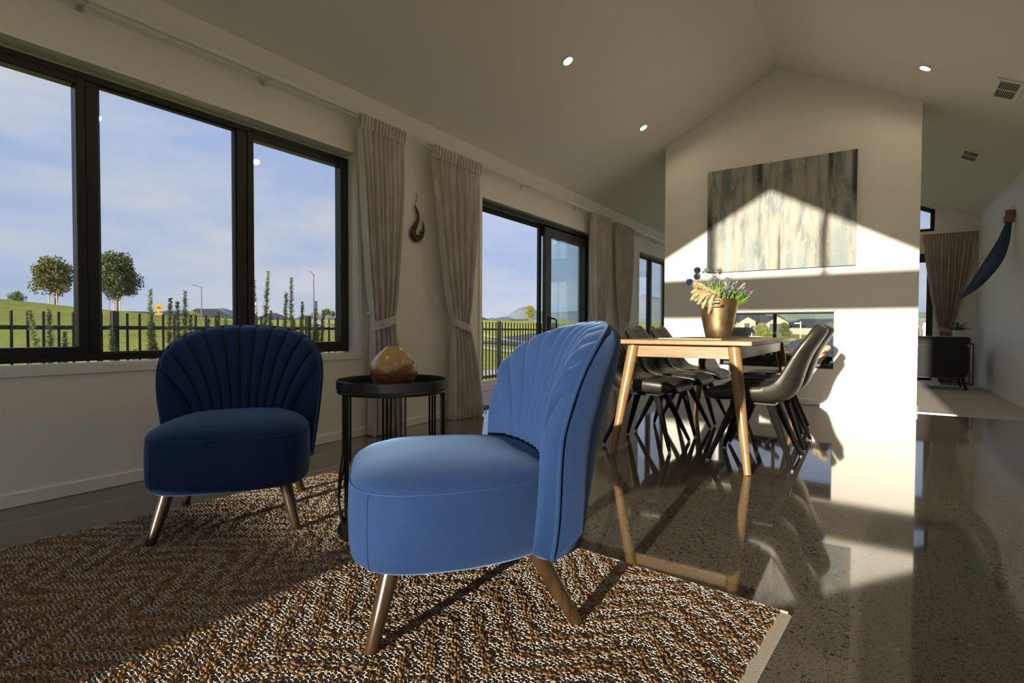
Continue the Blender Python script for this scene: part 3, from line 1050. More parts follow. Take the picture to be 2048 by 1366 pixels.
# nubs: 6-sided beads
K = 6
ang = np.arange(K) * 2 * PI / K
rad = np.where(raised, 0.0060, 0.0043) * rng.uniform(0.85, 1.2, ii.size)
hgt = np.where(raised, 0.0080, 0.0030) * rng.uniform(0.75, 1.25, ii.size)
el = np.where(raised, 1.25, 1.0)
rot = np.where(((px / P_) % 1.0) < 0.5, 0.75, -0.75) + rng.normal(0, 0.3, ii.size)
def nub_ring(f, zf):
    cx = np.cos(ang)[None, :] * (rad * f * el)[:, None]
    cy = np.sin(ang)[None, :] * (rad * f / el)[:, None]
    X = cx * np.cos(rot)[:, None] - cy * np.sin(rot)[:, None] + px[:, None]
    Y = cx * np.sin(rot)[:, None] + cy * np.cos(rot)[:, None] + py[:, None]
    Z = (0.007 + hgt * zf)[:, None] + np.zeros_like(X)
    return np.stack([X, Y, Z], -1)
rings = [nub_ring(0.92, 0.0), nub_ring(1.0, 0.45), nub_ring(0.62, 0.88)]
topv = np.stack([px, py, 0.007 + hgt], -1)[:, None, :]
vv = np.concatenate(rings + [topv], 1)
nvp = 3 * K + 1
fq = []
for r in range(2):
    for k in range(K):
        a, b = r * K + k, r * K + (k + 1) % K
        fq += [(a, b, b + K), (a, b + K, a + K)]
for k in range(K):
    fq.append((2 * K + k, 2 * K + (k + 1) % K, 3 * K))
fq = np.array(fq)
N_ = ii.size
faces = (fq[None] + (np.arange(N_) * nvp)[:, None, None]).reshape(-1, 3)
nub = obj('jute_nubs', fast_mesh('jute_nubs', vv.reshape(-1, 3), faces, 'jute', True), rug)
tag(nub, 'raised brown jute nubs', kind='stuff')
# weft loops: small bent white threads between nubs
flatc = (~raised) | (rng.random(ii.size) < 0.05)
fx, fy = px[flatc], py[flatc]
n2 = fx.size
ra = rng.normal(0.35, 0.35, n2)
hh = rng.uniform(0.0042, 0.0066, n2)
le = rng.uniform(0.0054, 0.0078, n2)
ts = np.linspace(-1, 1, 5)
cr_ = []
for tt in ts:
    cxx = fx + le * tt * np.cos(ra) - 0.004 * np.sin(ra)
    cyy = fy + le * tt * np.sin(ra) + 0.004 * np.cos(ra) + 0.002 * (1 - tt * tt)
    czz = 0.0078 + hh * (1 - tt * tt)
    w = 0.0014
    for k in range(4):
        a = k * PI / 2
        cr_.append(np.stack([cxx - np.sin(ra) * w * np.cos(a), cyy + np.cos(ra) * w * np.cos(a), czz + w * np.sin(a)], -1))
lv = np.stack(cr_, 1)
lf = []
for s in range(4):
    for k in range(4):
        a, b = s * 4 + k, s * 4 + (k + 1) % 4
        lf.append((a, b, b + 4, a + 4))
lf = np.array(lf)
faces = (lf[None] + (np.arange(n2) * 20)[:, None, None]).reshape(-1, 4)
wf = obj('weft_loops', fast_mesh('weft_loops', lv.reshape(-1, 3), faces, 'rug_weft', True), rug)
tag(wf, 'white weft loops', kind='stuff')

# ---- side table with a tray top on a wire base
st = thing('side_table', 'round black metal side table with tray top and wire legs between armchairs', 'side table', (-1.625, 1.523, 0.009), 0.42)
R_, ZT_ = 0.222, 0.580
MB().lathe([(0.0001, ZT_ - 0.010), (R_ - 0.004, ZT_ - 0.010), (R_, ZT_ - 0.006), (R_, ZT_ + 0.026), (R_ - 0.003, ZT_ + 0.029), (R_ - 0.007, ZT_ + 0.027), (R_ - 0.009, ZT_), (R_ - 0.014, ZT_ - 0.003), (0.0001, ZT_ - 0.003)], 72).build('tray_top', 'tray_black', st, 40)
def ring_tube(r, z, rr, n=72):
    pts = [(r * math.cos(2 * PI * k / n), r * math.sin(2 * PI * k / n), z) for k in range(n + 1)]
    return MB().tube(pts, rr, 8, False)
ring_tube(R_ - 0.008, ZT_ - 0.018, 0.0065).build('top_ring', 'steel_black', st)
ring_tube(R_ - 0.008, 0.008, 0.0075).build('foot_ring', 'steel_black', st)
def cyl(r, a, z):
    return (r * math.cos(a), r * math.sin(a), z)
NG = 6
RR = R_ - 0.010
for g in range(NG):
    a0 = 2 * PI * g / NG
    stepa = 2 * PI / NG
    da = 0.085
    MB().tube([cyl(RR, a0, ZT_ - 0.02), cyl(RR, a0, 0.10), cyl(RR, a0, 0.008)], 0.0048, 8).build('rod', 'steel_black', st)
    for s in (-1, 1):
        pts = [cyl(RR, a0 + s * da, ZT_ - 0.02), cyl(RR, a0 + s * da, 0.42), cyl(RR, a0 + s * da * 1.15, 0.30), cyl(RR, a0 + s * lerp(da, stepa / 2, 0.45), 0.22), cyl(RR, a0 + s * stepa / 2, 0.145),
               cyl(RR, a0 + s * lerp(stepa / 2, stepa - 0.02, 0.45), 0.08), cyl(RR, a0 + s * (stepa - 0.05), 0.010)]
        MB().tube(catmull(pts, 30), 0.0046, 8).build('curved_rod', 'steel_black', st)
    MB().lathe([(0.0001, -0.010), (0.006, -0.008), (0.0095, 0), (0.006, 0.008), (0.0001, 0.010)], 12, cyl(RR, a0 + stepa / 2, 0.145)).build('knot', 'steel_black', st)
    MB().lathe([(0.0001, -0.010), (0.006, -0.008), (0.0095, 0), (0.006, 0.008), (0.0001, 0.010)], 12, cyl(RR, a0, 0.165)).build('knot', 'steel_black', st)

# ---- turned wooden vase on the tray
vp_ = [(0.0001, 0.0), (0.040, 0.0), (0.058, 0.004), (0.076, 0.016), (0.090, 0.036), (0.0965, 0.058), (0.0945, 0.080), (0.085, 0.103), (0.069, 0.125), (0.050, 0.144), (0.033, 0.158), (0.0285, 0.1625), (0.027, 0.1635), (0.024, 0.160), (0.021, 0.145), (0.030, 0.12), (0.0001, 0.10)]
pr = catmull([(r, 0, z) for r, z in vp_[1:13]], 44)
vz = [(0.0001, 0.0)] + [(p.x, p.z) for p in pr] + vp_[13:]
vo = MB().lathe(vz, 64).build('wooden_vase', 'vase_wood', None, 60)
vo.location = (-1.628, 1.530, 0.5865)
vo.rotation_euler = (0, 0, 0.6)
tag(vo, 'squat turned wooden vase with pale and dark grain on the side table', 'vase')

# ---- dining table
tb = thing('dining_table', 'oak dining table with splayed tapered legs, in front of the fireplace wall', 'dining table', (-0.992, 4.225, 0.0))
TW, TL, TZ = 0.428, 1.0, 0.760
MB().rbox((-TW, -TL, TZ - 0.028), (TW, TL, TZ), 0.004).build('table_top', 'oak_y', tb)
for s in (-1, 1):
    MB().rbox((-0.30, s * 0.880 - 0.011, TZ - 0.112), (0.30, s * 0.880 + 0.011, TZ - 0.028), 0.002).build('apron', 'oak_x', tb)
    MB().rbox((s * 0.322 - 0.011, -0.86, TZ - 0.112), (s * 0.322 + 0.011, 0.86, TZ - 0.028), 0.002).build('apron', 'oak_y', tb)
for sx in (-1, 1):
    for sy in (-1, 1):
        p0 = Vector((sx * 0.310, sy * 0.885, TZ - 0.028))
        p1 = Vector((sx * 0.412, sy * 0.992, 0.0))
        MB().tube([p0, lerp(p0, p1, 0.35), p1], [0.037, 0.034, 0.0205], 20).build('leg', 'oak_leg', tb)
rn = thing('table_runner', 'narrow woven brown table runner lying along the dining table', 'table runner', (-0.992, 4.225, TZ))
MB().rbox((-0.20, -0.72, 0.0), (0.20, 0.78, 0.004), 0.0015).build('cloth', 'runner_weave', rn)
bm_ = MB()
for s in (-1, 1):
    for k in range(58):
        bm_.lathe([(0.0001, -0.004), (0.006, -0.002), (0.006, 0.003), (0.0001, 0.005)], 6, (-0.196 + 0.392 * k / 57, -0.726 if s < 0 else 0.786, 0.004))
tag(bm_.build('beaded_fringe', 'runner_bead', rn), 'beaded light fringe', kind='stuff')

# ---- dining chairs: leather bucket on four splayed steel legs
def make_dining_chair(label, loc, rz):
    t = thing('dining_chair', label, 'dining chair', loc, rz, 'black leather dining chairs round the table')
    prof = catmull([(0, 0.262, 0.392), (0, 0.250, 0.425), (0, 0.205, 0.448), (0, 0.08, 0.452), (0, -0.06, 0.442), (0, -0.150, 0.452), (0, -0.205, 0.500), (0, -0.245, 0.585), (0, -0.285, 0.690), (0, -0.340, 0.790), (0, -0.370, 0.848)], 61)
    nrm = []
    for i in range(61):
        d = prof[min(i + 1, 60)] - prof[max(i - 1, 0)]
        nrm.append(Vector((0, d.z, -d.y)).normalized() * (1 if True else -1))
    # make sure normals point to the sitter (up on the seat, forward on the back)
    nrm = [n if (n.z + n.y) > 0 else -n for n in nrm]
    def hwid(v):
        pts = [(0, 0.150), (0.04, 0.192), (0.12, 0.222), (0.30, 0.236), (0.45, 0.238), (0.56, 0.240), (0.70, 0.236), (0.84, 0.222), (0.93, 0.198), (0.98, 0.165), (1.0, 0.135)]
        for (a, x), (b, y) in zip(pts, pts[1:]):
            if v <= b:
                return lerp(x, y, (v - a) / (b - a))
        return pts[-1][1]
    def base(u, v):
        q = 2 * u - 1
        f = v * 60
        i = min(int(f), 59)
        p = prof[i].lerp(prof[i + 1], f - i)
        n = nrm[i].lerp(nrm[i + 1], f - i).normalized()
        lift = (0.010 + 0.055 * math.exp(-((v - 0.55) / 0.20) ** 2) + 0.020 * sstep(v, 0.55, 0.8)) * abs(q) ** 2.4
        p = p + n * lift
        return Vector((q * hwid(v), p.y, p.z)), n, q
    def edge(u, v):
        q = abs(2 * u - 1)
        e = max(0.0, (q - 0.72) / 0.28)
        ev = max(0.0, (v - 0.93) / 0.07, (0.06 - v) / 0.06)
        return (max(0.0, 1 - e ** 2.5)) ** 0.5 * (max(0.0, 1 - ev ** 2.5)) ** 0.5
    def inner(u, v):
        p, n, q = base(u, v)
        e = edge(u, v)
        fl = 0.0
        if abs(q) < 0.78:
            c = (q / 0.78 + 1) / 2 * 8
            c -= math.floor(c)
            fl = 0.0075 * (1 - (2 * c - 1) ** 2) ** 0.5 * sstep(v, 0.16, 0.24) * (1 - sstep(v, 0.95, 0.99))
        return tuple(p + n * (0.012 * e + fl))
    def outerf(u, v):
        p, n, q = base(u, v)
        e = edge(u, v)
        th = lerp(0.062, 0.026, sstep(v, 0.45, 0.75))
        th *= lerp(0.55, 1.0, sstep(v, 0.0, 0.12))
        return tuple(p - n * (0.010 + th * (0.35 + 0.65 * e)))
    MB().shell(inner, outerf, 97, 61).build('bucket_seat', 'leather_black', t, 60)
    rim = []
    for k in range(49):
        p, n, q = base(0.0, 0.06 + 0.90 * k / 48)
        rim.append(p - n * 0.004 + Vector((-0.001, 0, 0)))
    tp = []
    for k in range(1, 24):
        p, n, q = base(k / 24, 0.985)
        tp.append(p - n * 0.004 + Vector((0, 0, 0.004)))
    rim2 = []
    for k in range(49):
        p, n, q = base(1.0, 0.96 - 0.90 * k / 48)
        rim2.append(p - n * 0.004 + Vector((0.001, 0, 0)))
    MB().tube(rim + tp + rim2, 0.0042, 6).build('piping', 'leather_black', t)
    bm2 = MB()
    bm2.rbox((-0.13, -0.13, 0.362), (0.13, 0.13, 0.378), 0.003)
    bm2.build('mounting_plate', 'leg_black', t)
    for sx in (-1, 1):
        for sy in (-1, 1):
            p0 = Vector((sx * 0.088, sy * 0.100, 0.368))
            p1 = Vector((sx * 0.226, sy * 0.238, 0.012))
            lg = MB().tube([p0, p1], [0.027, 0.0125], 8).build('leg', 'leg_black', t, 30)
            MB().lathe([(0.0001, 0.0), (0.010, 0.0), (0.011, 0.004), (0.008, 0.013), (0.0001, 0.015)], 10, (p1.x, p1.y, 0.0)).build('foot_glide', 'chrome', lg)
    return t
dc = make_dining_chair('nearest black leather dining chair on the sunlit aisle side of the table', (-0.618, 3.682, 0), PI / 2)
spots = [((-0.618, 4.300), PI / 2, 'middle black leather dining chair on the aisle side of the table'),
         ((-0.690, 4.920), PI / 2, 'farthest black leather dining chair on the aisle side, nearest the fireplace'),
         ((-1.352, 3.735), -PI / 2, 'nearest black leather dining chair on the curtain side of the table'),
         ((-1.352, 4.350), -PI / 2, 'middle black leather dining chair on the curtain side of the table'),
         ((-1.352, 4.960), -PI / 2, 'farthest black leather dining chair on the curtain side, nearest the fireplace')]
for (xy, rz, lab) in spots:
    c = copy_tree(dc)
    c.location = (xy[0], xy[1], 0)
    c.rotation_euler = (0, 0, rz)
    c['label'] = lab

# ---- brass pot with a dried and fresh flower arrangement
PX, PY, PZ = -1.0, 4.315, 0.7645
pot = thing('flower_pot', 'tall brass bucket pot with bar handles on the dining table', 'pot', (PX, PY, PZ))
MB().lathe([(0.0001, 0.0), (0.088, 0.0), (0.092, 0.004), (0.108, 0.075), (0.126, 0.165), (0.143, 0.26), (0.1485, 0.293), (0.1495, 0.297), (0.146, 0.298), (0.142, 0.288), (0.136, 0.24), (0.0001, 0.235)], 56).build('bucket', 'pot_brass', pot, 50)
for s in (-1, 1):
    h = MB()
    h.tube(catmull([(-0.062, s * 0.138, 0.244), (-0.060, s * 0.168, 0.240), (0.0, s * 0.176, 0.238), (0.060, s * 0.168, 0.240), (0.062, s * 0.138, 0.244)], 22), 0.0075, 10)
    ho = h.build('handle', 'pot_brass', pot)
    b = MB()
    b.tube([(-0.045, s * 0.148, 0.270), (0.045, s * 0.148, 0.270)], [0.017, 0.017], 14)
    b.build('handle_boss', 'pot_brass', ho)
ER = Vector((0.8267, 0.5625, 0))            # along the table front, left to right as one faces the fireplace
EF = Vector((-0.5625, 0.8267, 0))
def potp(a, b, z):
    return ER * a + EF * b + Vector((0, 0, z - PZ))
def stem_pts(a0, b0, a1, b1, z1, bend=0.03):
    p0, p1 = potp(a0, b0, PZ + 0.236), potp(a1, b1, z1)
    m = (p0 + p1) / 2 + Vector((0, 0, bend))
    return catmull([p0, m, p1], 12)
rnd = random.Random(11)
def flower(name, label, cat, group=None):
    return thing(name, label, cat, (PX, PY, PZ), 0, group)
def sphere_pts(n):
    g = PI * (3 - 5 ** 0.5)
    return [Vector((math.cos(g * i) * (1 - (1 - 2 * (i + .5) / n) ** 2) ** .5, math.sin(g * i) * (1 - (1 - 2 * (i + .5) / n) ** 2) ** .5, 1 - 2 * (i + .5) / n)) for i in range(n)]
def spike(m, p, d, l, w, n=3):
    d = d.normalized()
    a = d.orthogonal().normalized()
    b = d.cross(a)
    vs = [p + (a * math.cos(2 * PI * k / n) + b * math.sin(2 * PI * k / n)) * w for k in range(n)] + [p + d * l]
    m.add(vs, [(k, (k + 1) % n, n) for k in range(n)])
def leaf(m, p, d, side, l, w, droop=0.0):
    d = d.normalized()
    side = (side - d * side.dot(d)).normalized()
    up = d.cross(side)
    q = [p, p + d * l * 0.35 + side * w, p + d * l * 0.35 - side * w, p + d * l * 0.72 + side * w * 0.75 - Vector((0, 0, droop * .5)), p + d * l * 0.72 - side * w * 0.75 - Vector((0, 0, droop * .5)), p + d * l - Vector((0, 0, droop))]
    q2 = [x + up * w * 0.12 for x in q]
    m.add(q + q2, [(0, 2, 1), (1, 2, 4, 3), (3, 4, 5), (6, 7, 8), (7, 9, 10, 8), (9, 11, 10)])
for lab, a, b, z in (('highest dark blue globe thistle on the left of the bouquet', -0.160, 0.02, 1.287), ('dark blue globe thistle tucked just under the highest one', -0.150, 0.05, 1.243), ('leftmost dark blue globe thistle, standing apart from the bouquet', -0.233, -0.02, 1.192)):
    f = flower('globe_thistle', lab, 'flower', 'globe thistles in the brass pot')
    c = potp(a, b, z)
    m = MB()
    m.lathe([(0.0001, -0.022), (0.012, -0.018), (0.022, 0), (0.012, 0.018), (0.0001, 0.022)], 12, c)
    for d_ in sphere_pts(120):
        spike(m, c + d_ * 0.018, d_, 0.014, 0.0035)
    m.build('flower_head', 'thistle_blue', f, 0, False)
    MB().tube(stem_pts(a * 0.25, b, a, b, z - 0.02), 0.0022, 6).build('stem', 'stem_green', f)
def plume(f, pts, width, n, mat, rr):
    m = MB()
    P = catmull(pts, 24)
    m.tube(P, [lerp(0.002, 0.0008, i / 23) for i in range(24)], 5)
    for k in range(n):
        t_ = rr.uniform(0.12, 1.0)
        i = min(22, int(t_ * 23))
        p = P[i]
        d = (P[i + 1] - P[i]).normalized()
        o = Vector((rr.gauss(0, 1), rr.gauss(0, 1), rr.gauss(0, 1)))
        o = (o - d * o.dot(d)).normalized()
        wv = width * (0.35 + 0.65 * math.sin(PI * min(1, t_ * 0.85 + 0.12)))
        dr = (d * 1.1 + o * rr.uniform(0.25, 0.8) + Vector((0, 0, -0.15)))
        leaf(m, p, dr, o.cross(d), wv * rr.uniform(0.8, 1.5), wv * 0.07, wv * 0.2)
    m.build('plume', mat, f, 0, False)
for k in range(13):
    rr = random.Random(40 + k)
    th = lerp(-0.55, 1.25, k / 12)
    L = rr.uniform(0.19, 0.27)
    a1 = -0.07 - L * math.cos(th) * 0.72
    z1 = 1.10 - L * math.sin(th) * 0.62 + 0.02
    b1 = rr.uniform(-0.14, -0.02)
    f = flower('pampas_plume', 'cream feathery pampas plume drooping over the left rim of the pot', 'dried grass', 'cream pampas plumes in the brass pot')
    plume(f, [potp(-0.045, b1 * 0.6, 1.00), potp(-0.075, b1, 1.09), potp(lerp(-0.075, a1, .6), b1 * 1.1, lerp(1.11, z1, .5) + 0.012), potp(a1, b1 * 1.15, z1)], 0.046, 190, 'plume_cream', rr)
for k, (a, b, z) in enumerate([(0.085, 0.05, 1.235), (0.10, 0.0, 1.25), (0.155, 0.03, 1.205), (0.19, -0.02, 1.185), (0.205, 0.02, 1.165), (0.06, 0.08, 1.20)]):
    rr = random.Random(80 + k)
    f = flower('white_plume', 'pale white bunny-tail plume fanning out on the right of the bouquet', 'dried grass', 'white plumes in the brass pot')
    plume(f, [potp(0.03, b, 1.0), potp(lerp(0.03, a, .5), b, lerp(1.0, z, .55)), potp(a, b, z)], 0.034, 140, 'plume_white', rr)
for k, (a, b, z) in enumerate([(-0.015, -0.05, 1.265), (0.03, -0.08, 1.20), (0.005, -0.12, 1.125), (0.06, -0.10, 1.145), (0.11, -0.07, 1.12), (0.185, -0.03, 1.112), (0.232, -0.02, 1.10), (-0.055, -0.04, 1.22), (-0.10, 0.0, 1.285), (-0.03, -0.02, 1.19), (0.09, 0.02, 1.17), (-0.08, -0.03, 1.165)]):
    rr = random.Random(120 + k)
    f = flower('sea_holly', 'small grey-blue spiky sea holly head among the green stems', 'flower', 'sea holly heads in the brass pot')
    m = MB()
    c = potp(a, b, z)
    for j in range(5):
        cc = c + Vector((rr.gauss(0, 0.014), rr.gauss(0, 0.014), rr.gauss(0, 0.012)))
        m.lathe([(0.0001, -0.010), (0.008, -0.006), (0.008, 0.004), (0.0001, 0.013)], 8, cc)
        for d_ in sphere_pts(14):
            leaf(m, cc, Vector((d_.x, d_.y, d_.z * 0.5 - 0.1)), Vector((d_.y, -d_.x, 0.3)), rr.uniform(0.02, 0.034), 0.0035)
    m.build('flower_head', 'eryngium', f, 0, False)
    MB().tube(stem_pts(a * 0.3, b * 0.7, a, b, z - 0.01, 0.01), 0.0024, 6).build('stem', 'stem_green', f)
for k in range(4):
    rr = random.Random(160 + k)
    a0 = (-0.06, -0.02, 0.05, 0.11)[k]
    f = flower('green_foliage', ('tuft of bright green blades left of centre in the pot', 'tuft of bright green blades at the centre of the pot', 'tuft of green foliage right of centre in the pot', 'low spray of green foliage over the right rim of the pot')[k], 'foliage')
    m = MB()
    for j in range(46):
        p = potp(a0 + rr.gauss(0, 0.018), rr.uniform(-0.10, 0.06), PZ + 0.236)
        d = Vector((0, 0, 1)) + ER * rr.gauss((-0.25, -0.05, 0.25, 0.8)[k], 0.30) + EF * rr.gauss(-0.1, 0.3)
        leaf(m, p, d, ER + EF * rr.gauss(0, 1), rr.uniform(0.12, 0.24) * (1 if k < 3 else 0.6), 0.0045, 0.012)
    m.build('blades', 'stem_green', f, 0, False)

# ---- painting
pa = thing('painting', 'large unframed abstract canvas of white and blue-grey drips on the fireplace wall', 'painting', (-0.929, YF - 0.020, 2.124))
MB().rbox((-0.760, -0.018, -0.609), (0.760, 0.020, 0.609), 0.003).build('canvas', 'canvas_edge', pa)
MB().rbox((-0.759, -0.021, -0.608), (0.759, -0.017, 0.608), 0.001).build('painted_face', 'painting', pa)

# ---- see-through gas fire in the wall
fp = thing('fireplace', 'black see-through gas fire with coals set low in the white wall', 'fireplace', (-0.949, YF, 0.405))
hx = 0.591
m = MB()
for (a, b) in (((-hx, 0.0, 0.0), (-hx + 0.012, 0.42, 0.627)), ((hx - 0.006, 0.0, 0.0), (hx, 0.42, 0.627)), ((-hx, 0.0, 0.615), (hx, 0.42, 0.627)), ((-hx, 0.0, 0.0), (hx, 0.42, 0.012))):
    m.box(a, b)
m.build('firebox', 'fire_black', fp, 0)
MB().rbox((-hx + 0.02, 0.10, 0.012), (hx - 0.02, 0.32, 0.05), 0.004).build('burner_tray', 'fire_black', fp)
MB().box((-hx + 0.01, 0.408, 0.012), (hx - 0.006, 0.414, 0.615)).build('pane', 'glass', fp, 0)
rr = random.Random(3)
coal_me = []
for k in range(4):
    m = MB()
    pts = []
    for d_ in sphere_pts(22):
        pts.append(d_ * rr.uniform(0.7, 1.1))
    import bmesh
    bmx = bmesh.new()
    for p in pts:
        bmx.verts.new((p.x * 0.042, p.y * 0.036, p.z * 0.030))
    bmesh.ops.convex_hull(bmx, input=bmx.verts)
    me = bpy.data.meshes.new('coal')
    bmx.to_mesh(me)
    bmx.free()
    me.materials.append(M['coal'])
    coal_me.append(me)
for k in range(64):
    o = obj('coal', coal_me[k % 4], fp)
    o.location = (lerp(-hx + 0.05, hx - 0.05, (k % 32) / 31) + rr.gauss(0, 0.008), 0.13 + 0.15 * (k // 32) + rr.gauss(0, 0.02), 0.068 + rr.uniform(0, 0.035))
    o.rotation_euler = (rr.uniform(0, 6), rr.uniform(0, 6), rr.uniform(0, 6))
for (a, b, r, mt) in (((-0.30, 0.16, 0.10), (-0.06, 0.24, 0.20), 0.026, 'log'), ((-0.12, 0.24, 0.10), (0.05, 0.15, 0.27), 0.024, 'log'), ((0.02, 0.18, 0.11), (0.16, 0.27, 0.18), 0.026, 'log'), ((0.42, 0.14, 0.13), (0.53, 0.25, 0.23), 0.034, 'log_pale'), ((0.36, 0.24, 0.09), (0.52, 0.15, 0.16), 0.030, 'log'), ((0.41, 0.12, 0.10), (0.48, 0.13, 0.155), 0.022, 'log_pale')):
    a, b = Vector(a), Vector(b)
    pts = [lerp(a, b, t_ / 5) + Vector((rr.gauss(0, .004), rr.gauss(0, .004), rr.gauss(0, .004))) for t_ in range(6)]
    MB().tube(pts, [r * rr.uniform(0.85, 1.1) for _ in pts], 9).build('log', mt, fp, 25)

# ---- curtains
def curtain(name, label, top, tie, ztie, bot, plane, axis='X', ztop=2.395, zbot=0.012, nf=10, seed=0, mat='linen', hook=-1, sgn=1, group='linen curtains held by tiebacks'):
    """axis 'X': hangs in the plane x=plane and runs along y; axis 'Y': plane y=plane, runs along x"""
    def P(h, dpt, z):
        return (plane + dpt * sgn, h, z) if axis == 'X' else (h, plane + dpt * sgn, z)
    base = P((bot[0] + bot[1]) / 2, 0, 0)
    t = thing(name, label, 'curtain', base, 0, group)
    bx = Vector(base)
    rr = random.Random(seed)
    ph = [rr.uniform(0, 6.28) for _ in range(6)]
    zh = ztop - 0.095
    vt = (zh - ztie) / (zh - zbot)
    def edges(v):
        if v <= vt:
            e = (v / vt)
            e = 0.55 * e + 0.45 * e * e
            return lerp(top[0], tie[0], e), lerp(top[1], tie[1], e)
        e = (v - vt) / (1 - vt)
        e = e ** 0.8
        return lerp(tie[0], bot[0], e), lerp(tie[1], bot[1], e)
    def fold(u, v):
        w = u + 0.018 * math.sin(5 * u + ph[0] + 1.5 * v) + 0.012 * math.sin(13 * u + ph[1])
        return math.sin(2 * PI * nf * w + ph[2]) + 0.35 * math.sin(2 * PI * nf * 0.5 * w + ph[3] + 2 * v) + 0.2 * math.sin(2 * PI * nf * 2 * w + ph[4])
    def body(u, v):
        l, r = edges(v)
        am = 0.020 + 0.016 * sstep(v, 0, 0.2) - 0.012 * math.exp(-((v - vt) / 0.05) ** 2) + 0.012 * sstep(v, vt + 0.05, 1)
        z = lerp(zh, zbot, v)
        h = lerp(l, r, u)
        sag = 0.010 * math.sin(2 * PI * nf * u * 0.5 + ph[5]) * (1 if v > 0.98 else 0)
        q = P(h + 0.004 * math.sin(9 * v + 7 * u), am * fold(u, v), z + sag)
        return tuple(Vector(q) - bx)
    MB().grid(body, 190, 64).build('drop', mat, t, 80, False)
    def head(u, v):
        h = lerp(top[0], top[1], u)
        q_ = ((u * nf * 1.35 + ph[1]) % 1.0)
        a = 0.020 * (1 - 2 * max(0.0, 1 - abs(q_ - 0.5) / 0.22)) * (0.75 + 0.25 * math.sin(17 * u + ph[0]))
        a = a * (1 - 0.35 * math.exp(-((v - 0.95) / 0.12) ** 2)) + 0.006
        q = P(h, a + 0.010 * (1 - v), lerp(ztop, zh - 0.006, v))
        return tuple(Vector(q) - bx)
    MB().shell(head, lambda u, v: tuple(Vector(head(u, v)) - Vector((0.004 * sgn, 0, 0) if axis == 'X' else (0, 0.004 * sgn, 0))), 200, 8).build('pleated_header', mat, t, 30)
    c = (tie[0] + tie[1]) / 2
    hwid = (tie[1] - tie[0]) / 2 + 0.014
    def band(u, v):
        th = 2 * PI * u
        h = c + hwid * math.cos(th)
        dd = 0.052 * math.sin(th)
        z = ztie - hook * 0.035 * math.cos(th) + lerp(0.034, -0.034, v) - 0.012 * max(0, math.sin(th))
        return tuple(Vector(P(h, dd + 0.004, z)) - bx)
    tbk = MB().grid(band, 48, 6, True).build('tieback', mat, t, 80, False)
    kn = Vector(P(c - hwid * hook * -1.0 if False else (tie[0] - 0.012 if hook < 0 else tie[1] + 0.012), -0.02, ztie + 0.05)) - bx
    MB().tube(catmull([kn + Vector((-0.05 * sgn, 0, 0.015) if axis == 'X' else (0, -0.05 * sgn, 0.015)), kn, kn + Vector((0.012, 0.008, 0.018)), kn + Vector((0.0, 0.004, 0.032))], 12), 0.004, 7).build('tieback_hook', 'chrome', tbk)
    return t
curtain('curtain', 'pale linen curtain tied back just right of the wide window', (2.600, 3.060), (2.735, 2.945), 0.885, (2.725, 3.005), -3.135, seed=1, hook=-1)
curtain('curtain', 'pale linen curtain tied back at the near side of the open sliding door', (3.375, 4.060), (3.652, 3.885), 0.862, (3.640, 4.075), -3.135, seed=2, nf=12, hook=1)
curtain('curtain', 'linen curtain at the far side of the sliding door, behind the near dining chairs', (6.470, 7.080), (6.580, 6.860), 0.885, (6.540, 6.980), -3.135, seed=3, nf=11, hook=-1)
curtain('curtain', 'linen curtain beside the small far window, next to the fireplace wall', (7.300, 7.960), (7.520, 7.775), 0.905, (7.480, 7.860), -3.135, seed=4, nf=12, hook=1)
curtain('curtain', 'sheer taupe curtain in the far room beside the blue wall sculpture', (0.640, 1.325), (0.865, 1.050), 0.85, (0.85, 1.16), YE - 0.10, 'Y', seed=5, nf=13, mat='linen_sheer', hook=1, sgn=-1)

def rail(name, label, a, b, brackets, axis='X', plane=-3.165, z=2.41):
    t = thing(name, label, 'curtain rail', ((plane, (a + b) / 2, z) if axis == 'X' else ((a + b) / 2, plane, z)))
    L = (b - a) / 2
    if axis == 'X':
        MB().rbox((-0.016, -L, -0.014), (0.016, L, 0.016), 0.003).build('track', 'plastic_white', t)
        for y in brackets:
            m = MB()
            m.rbox((XW - plane, y - (a + b) / 2 - 0.018, -0.040), (XW - plane + 0.012, y - (a + b) / 2 + 0.018, 0.012), 0.002)
            m.rbox((XW - plane, y - (a + b) / 2 - 0.014, -0.022), (0.012, y - (a + b) / 2 + 0.014, -0.013), 0.002)
            m.build('bracket', 'chrome', t)
    else:
        MB().rbox((-L, -0.016, -0.014), (L, 0.016, 0.016), 0.003).build('track', 'plastic_white', t)
    return t
rail('curtain_rail', 'white curtain rail running above the wide window', -1.4, 3.07, (-0.4, 0.985, 1.93, 2.85))
rail('curtain_rail', 'white curtain rail running above the sliding door', 3.37, 7.09, (3.9, 4.95, 6.2))
rail('curtain_rail', 'white curtain rail above the small far window', 7.29, 10.7, (8.4, 9.3, 10.2))
rail('curtain_rail', 'white curtain rail on the far gable wall', -2.9, 1.32, (), 'Y', YE - 0.10, 2.405)

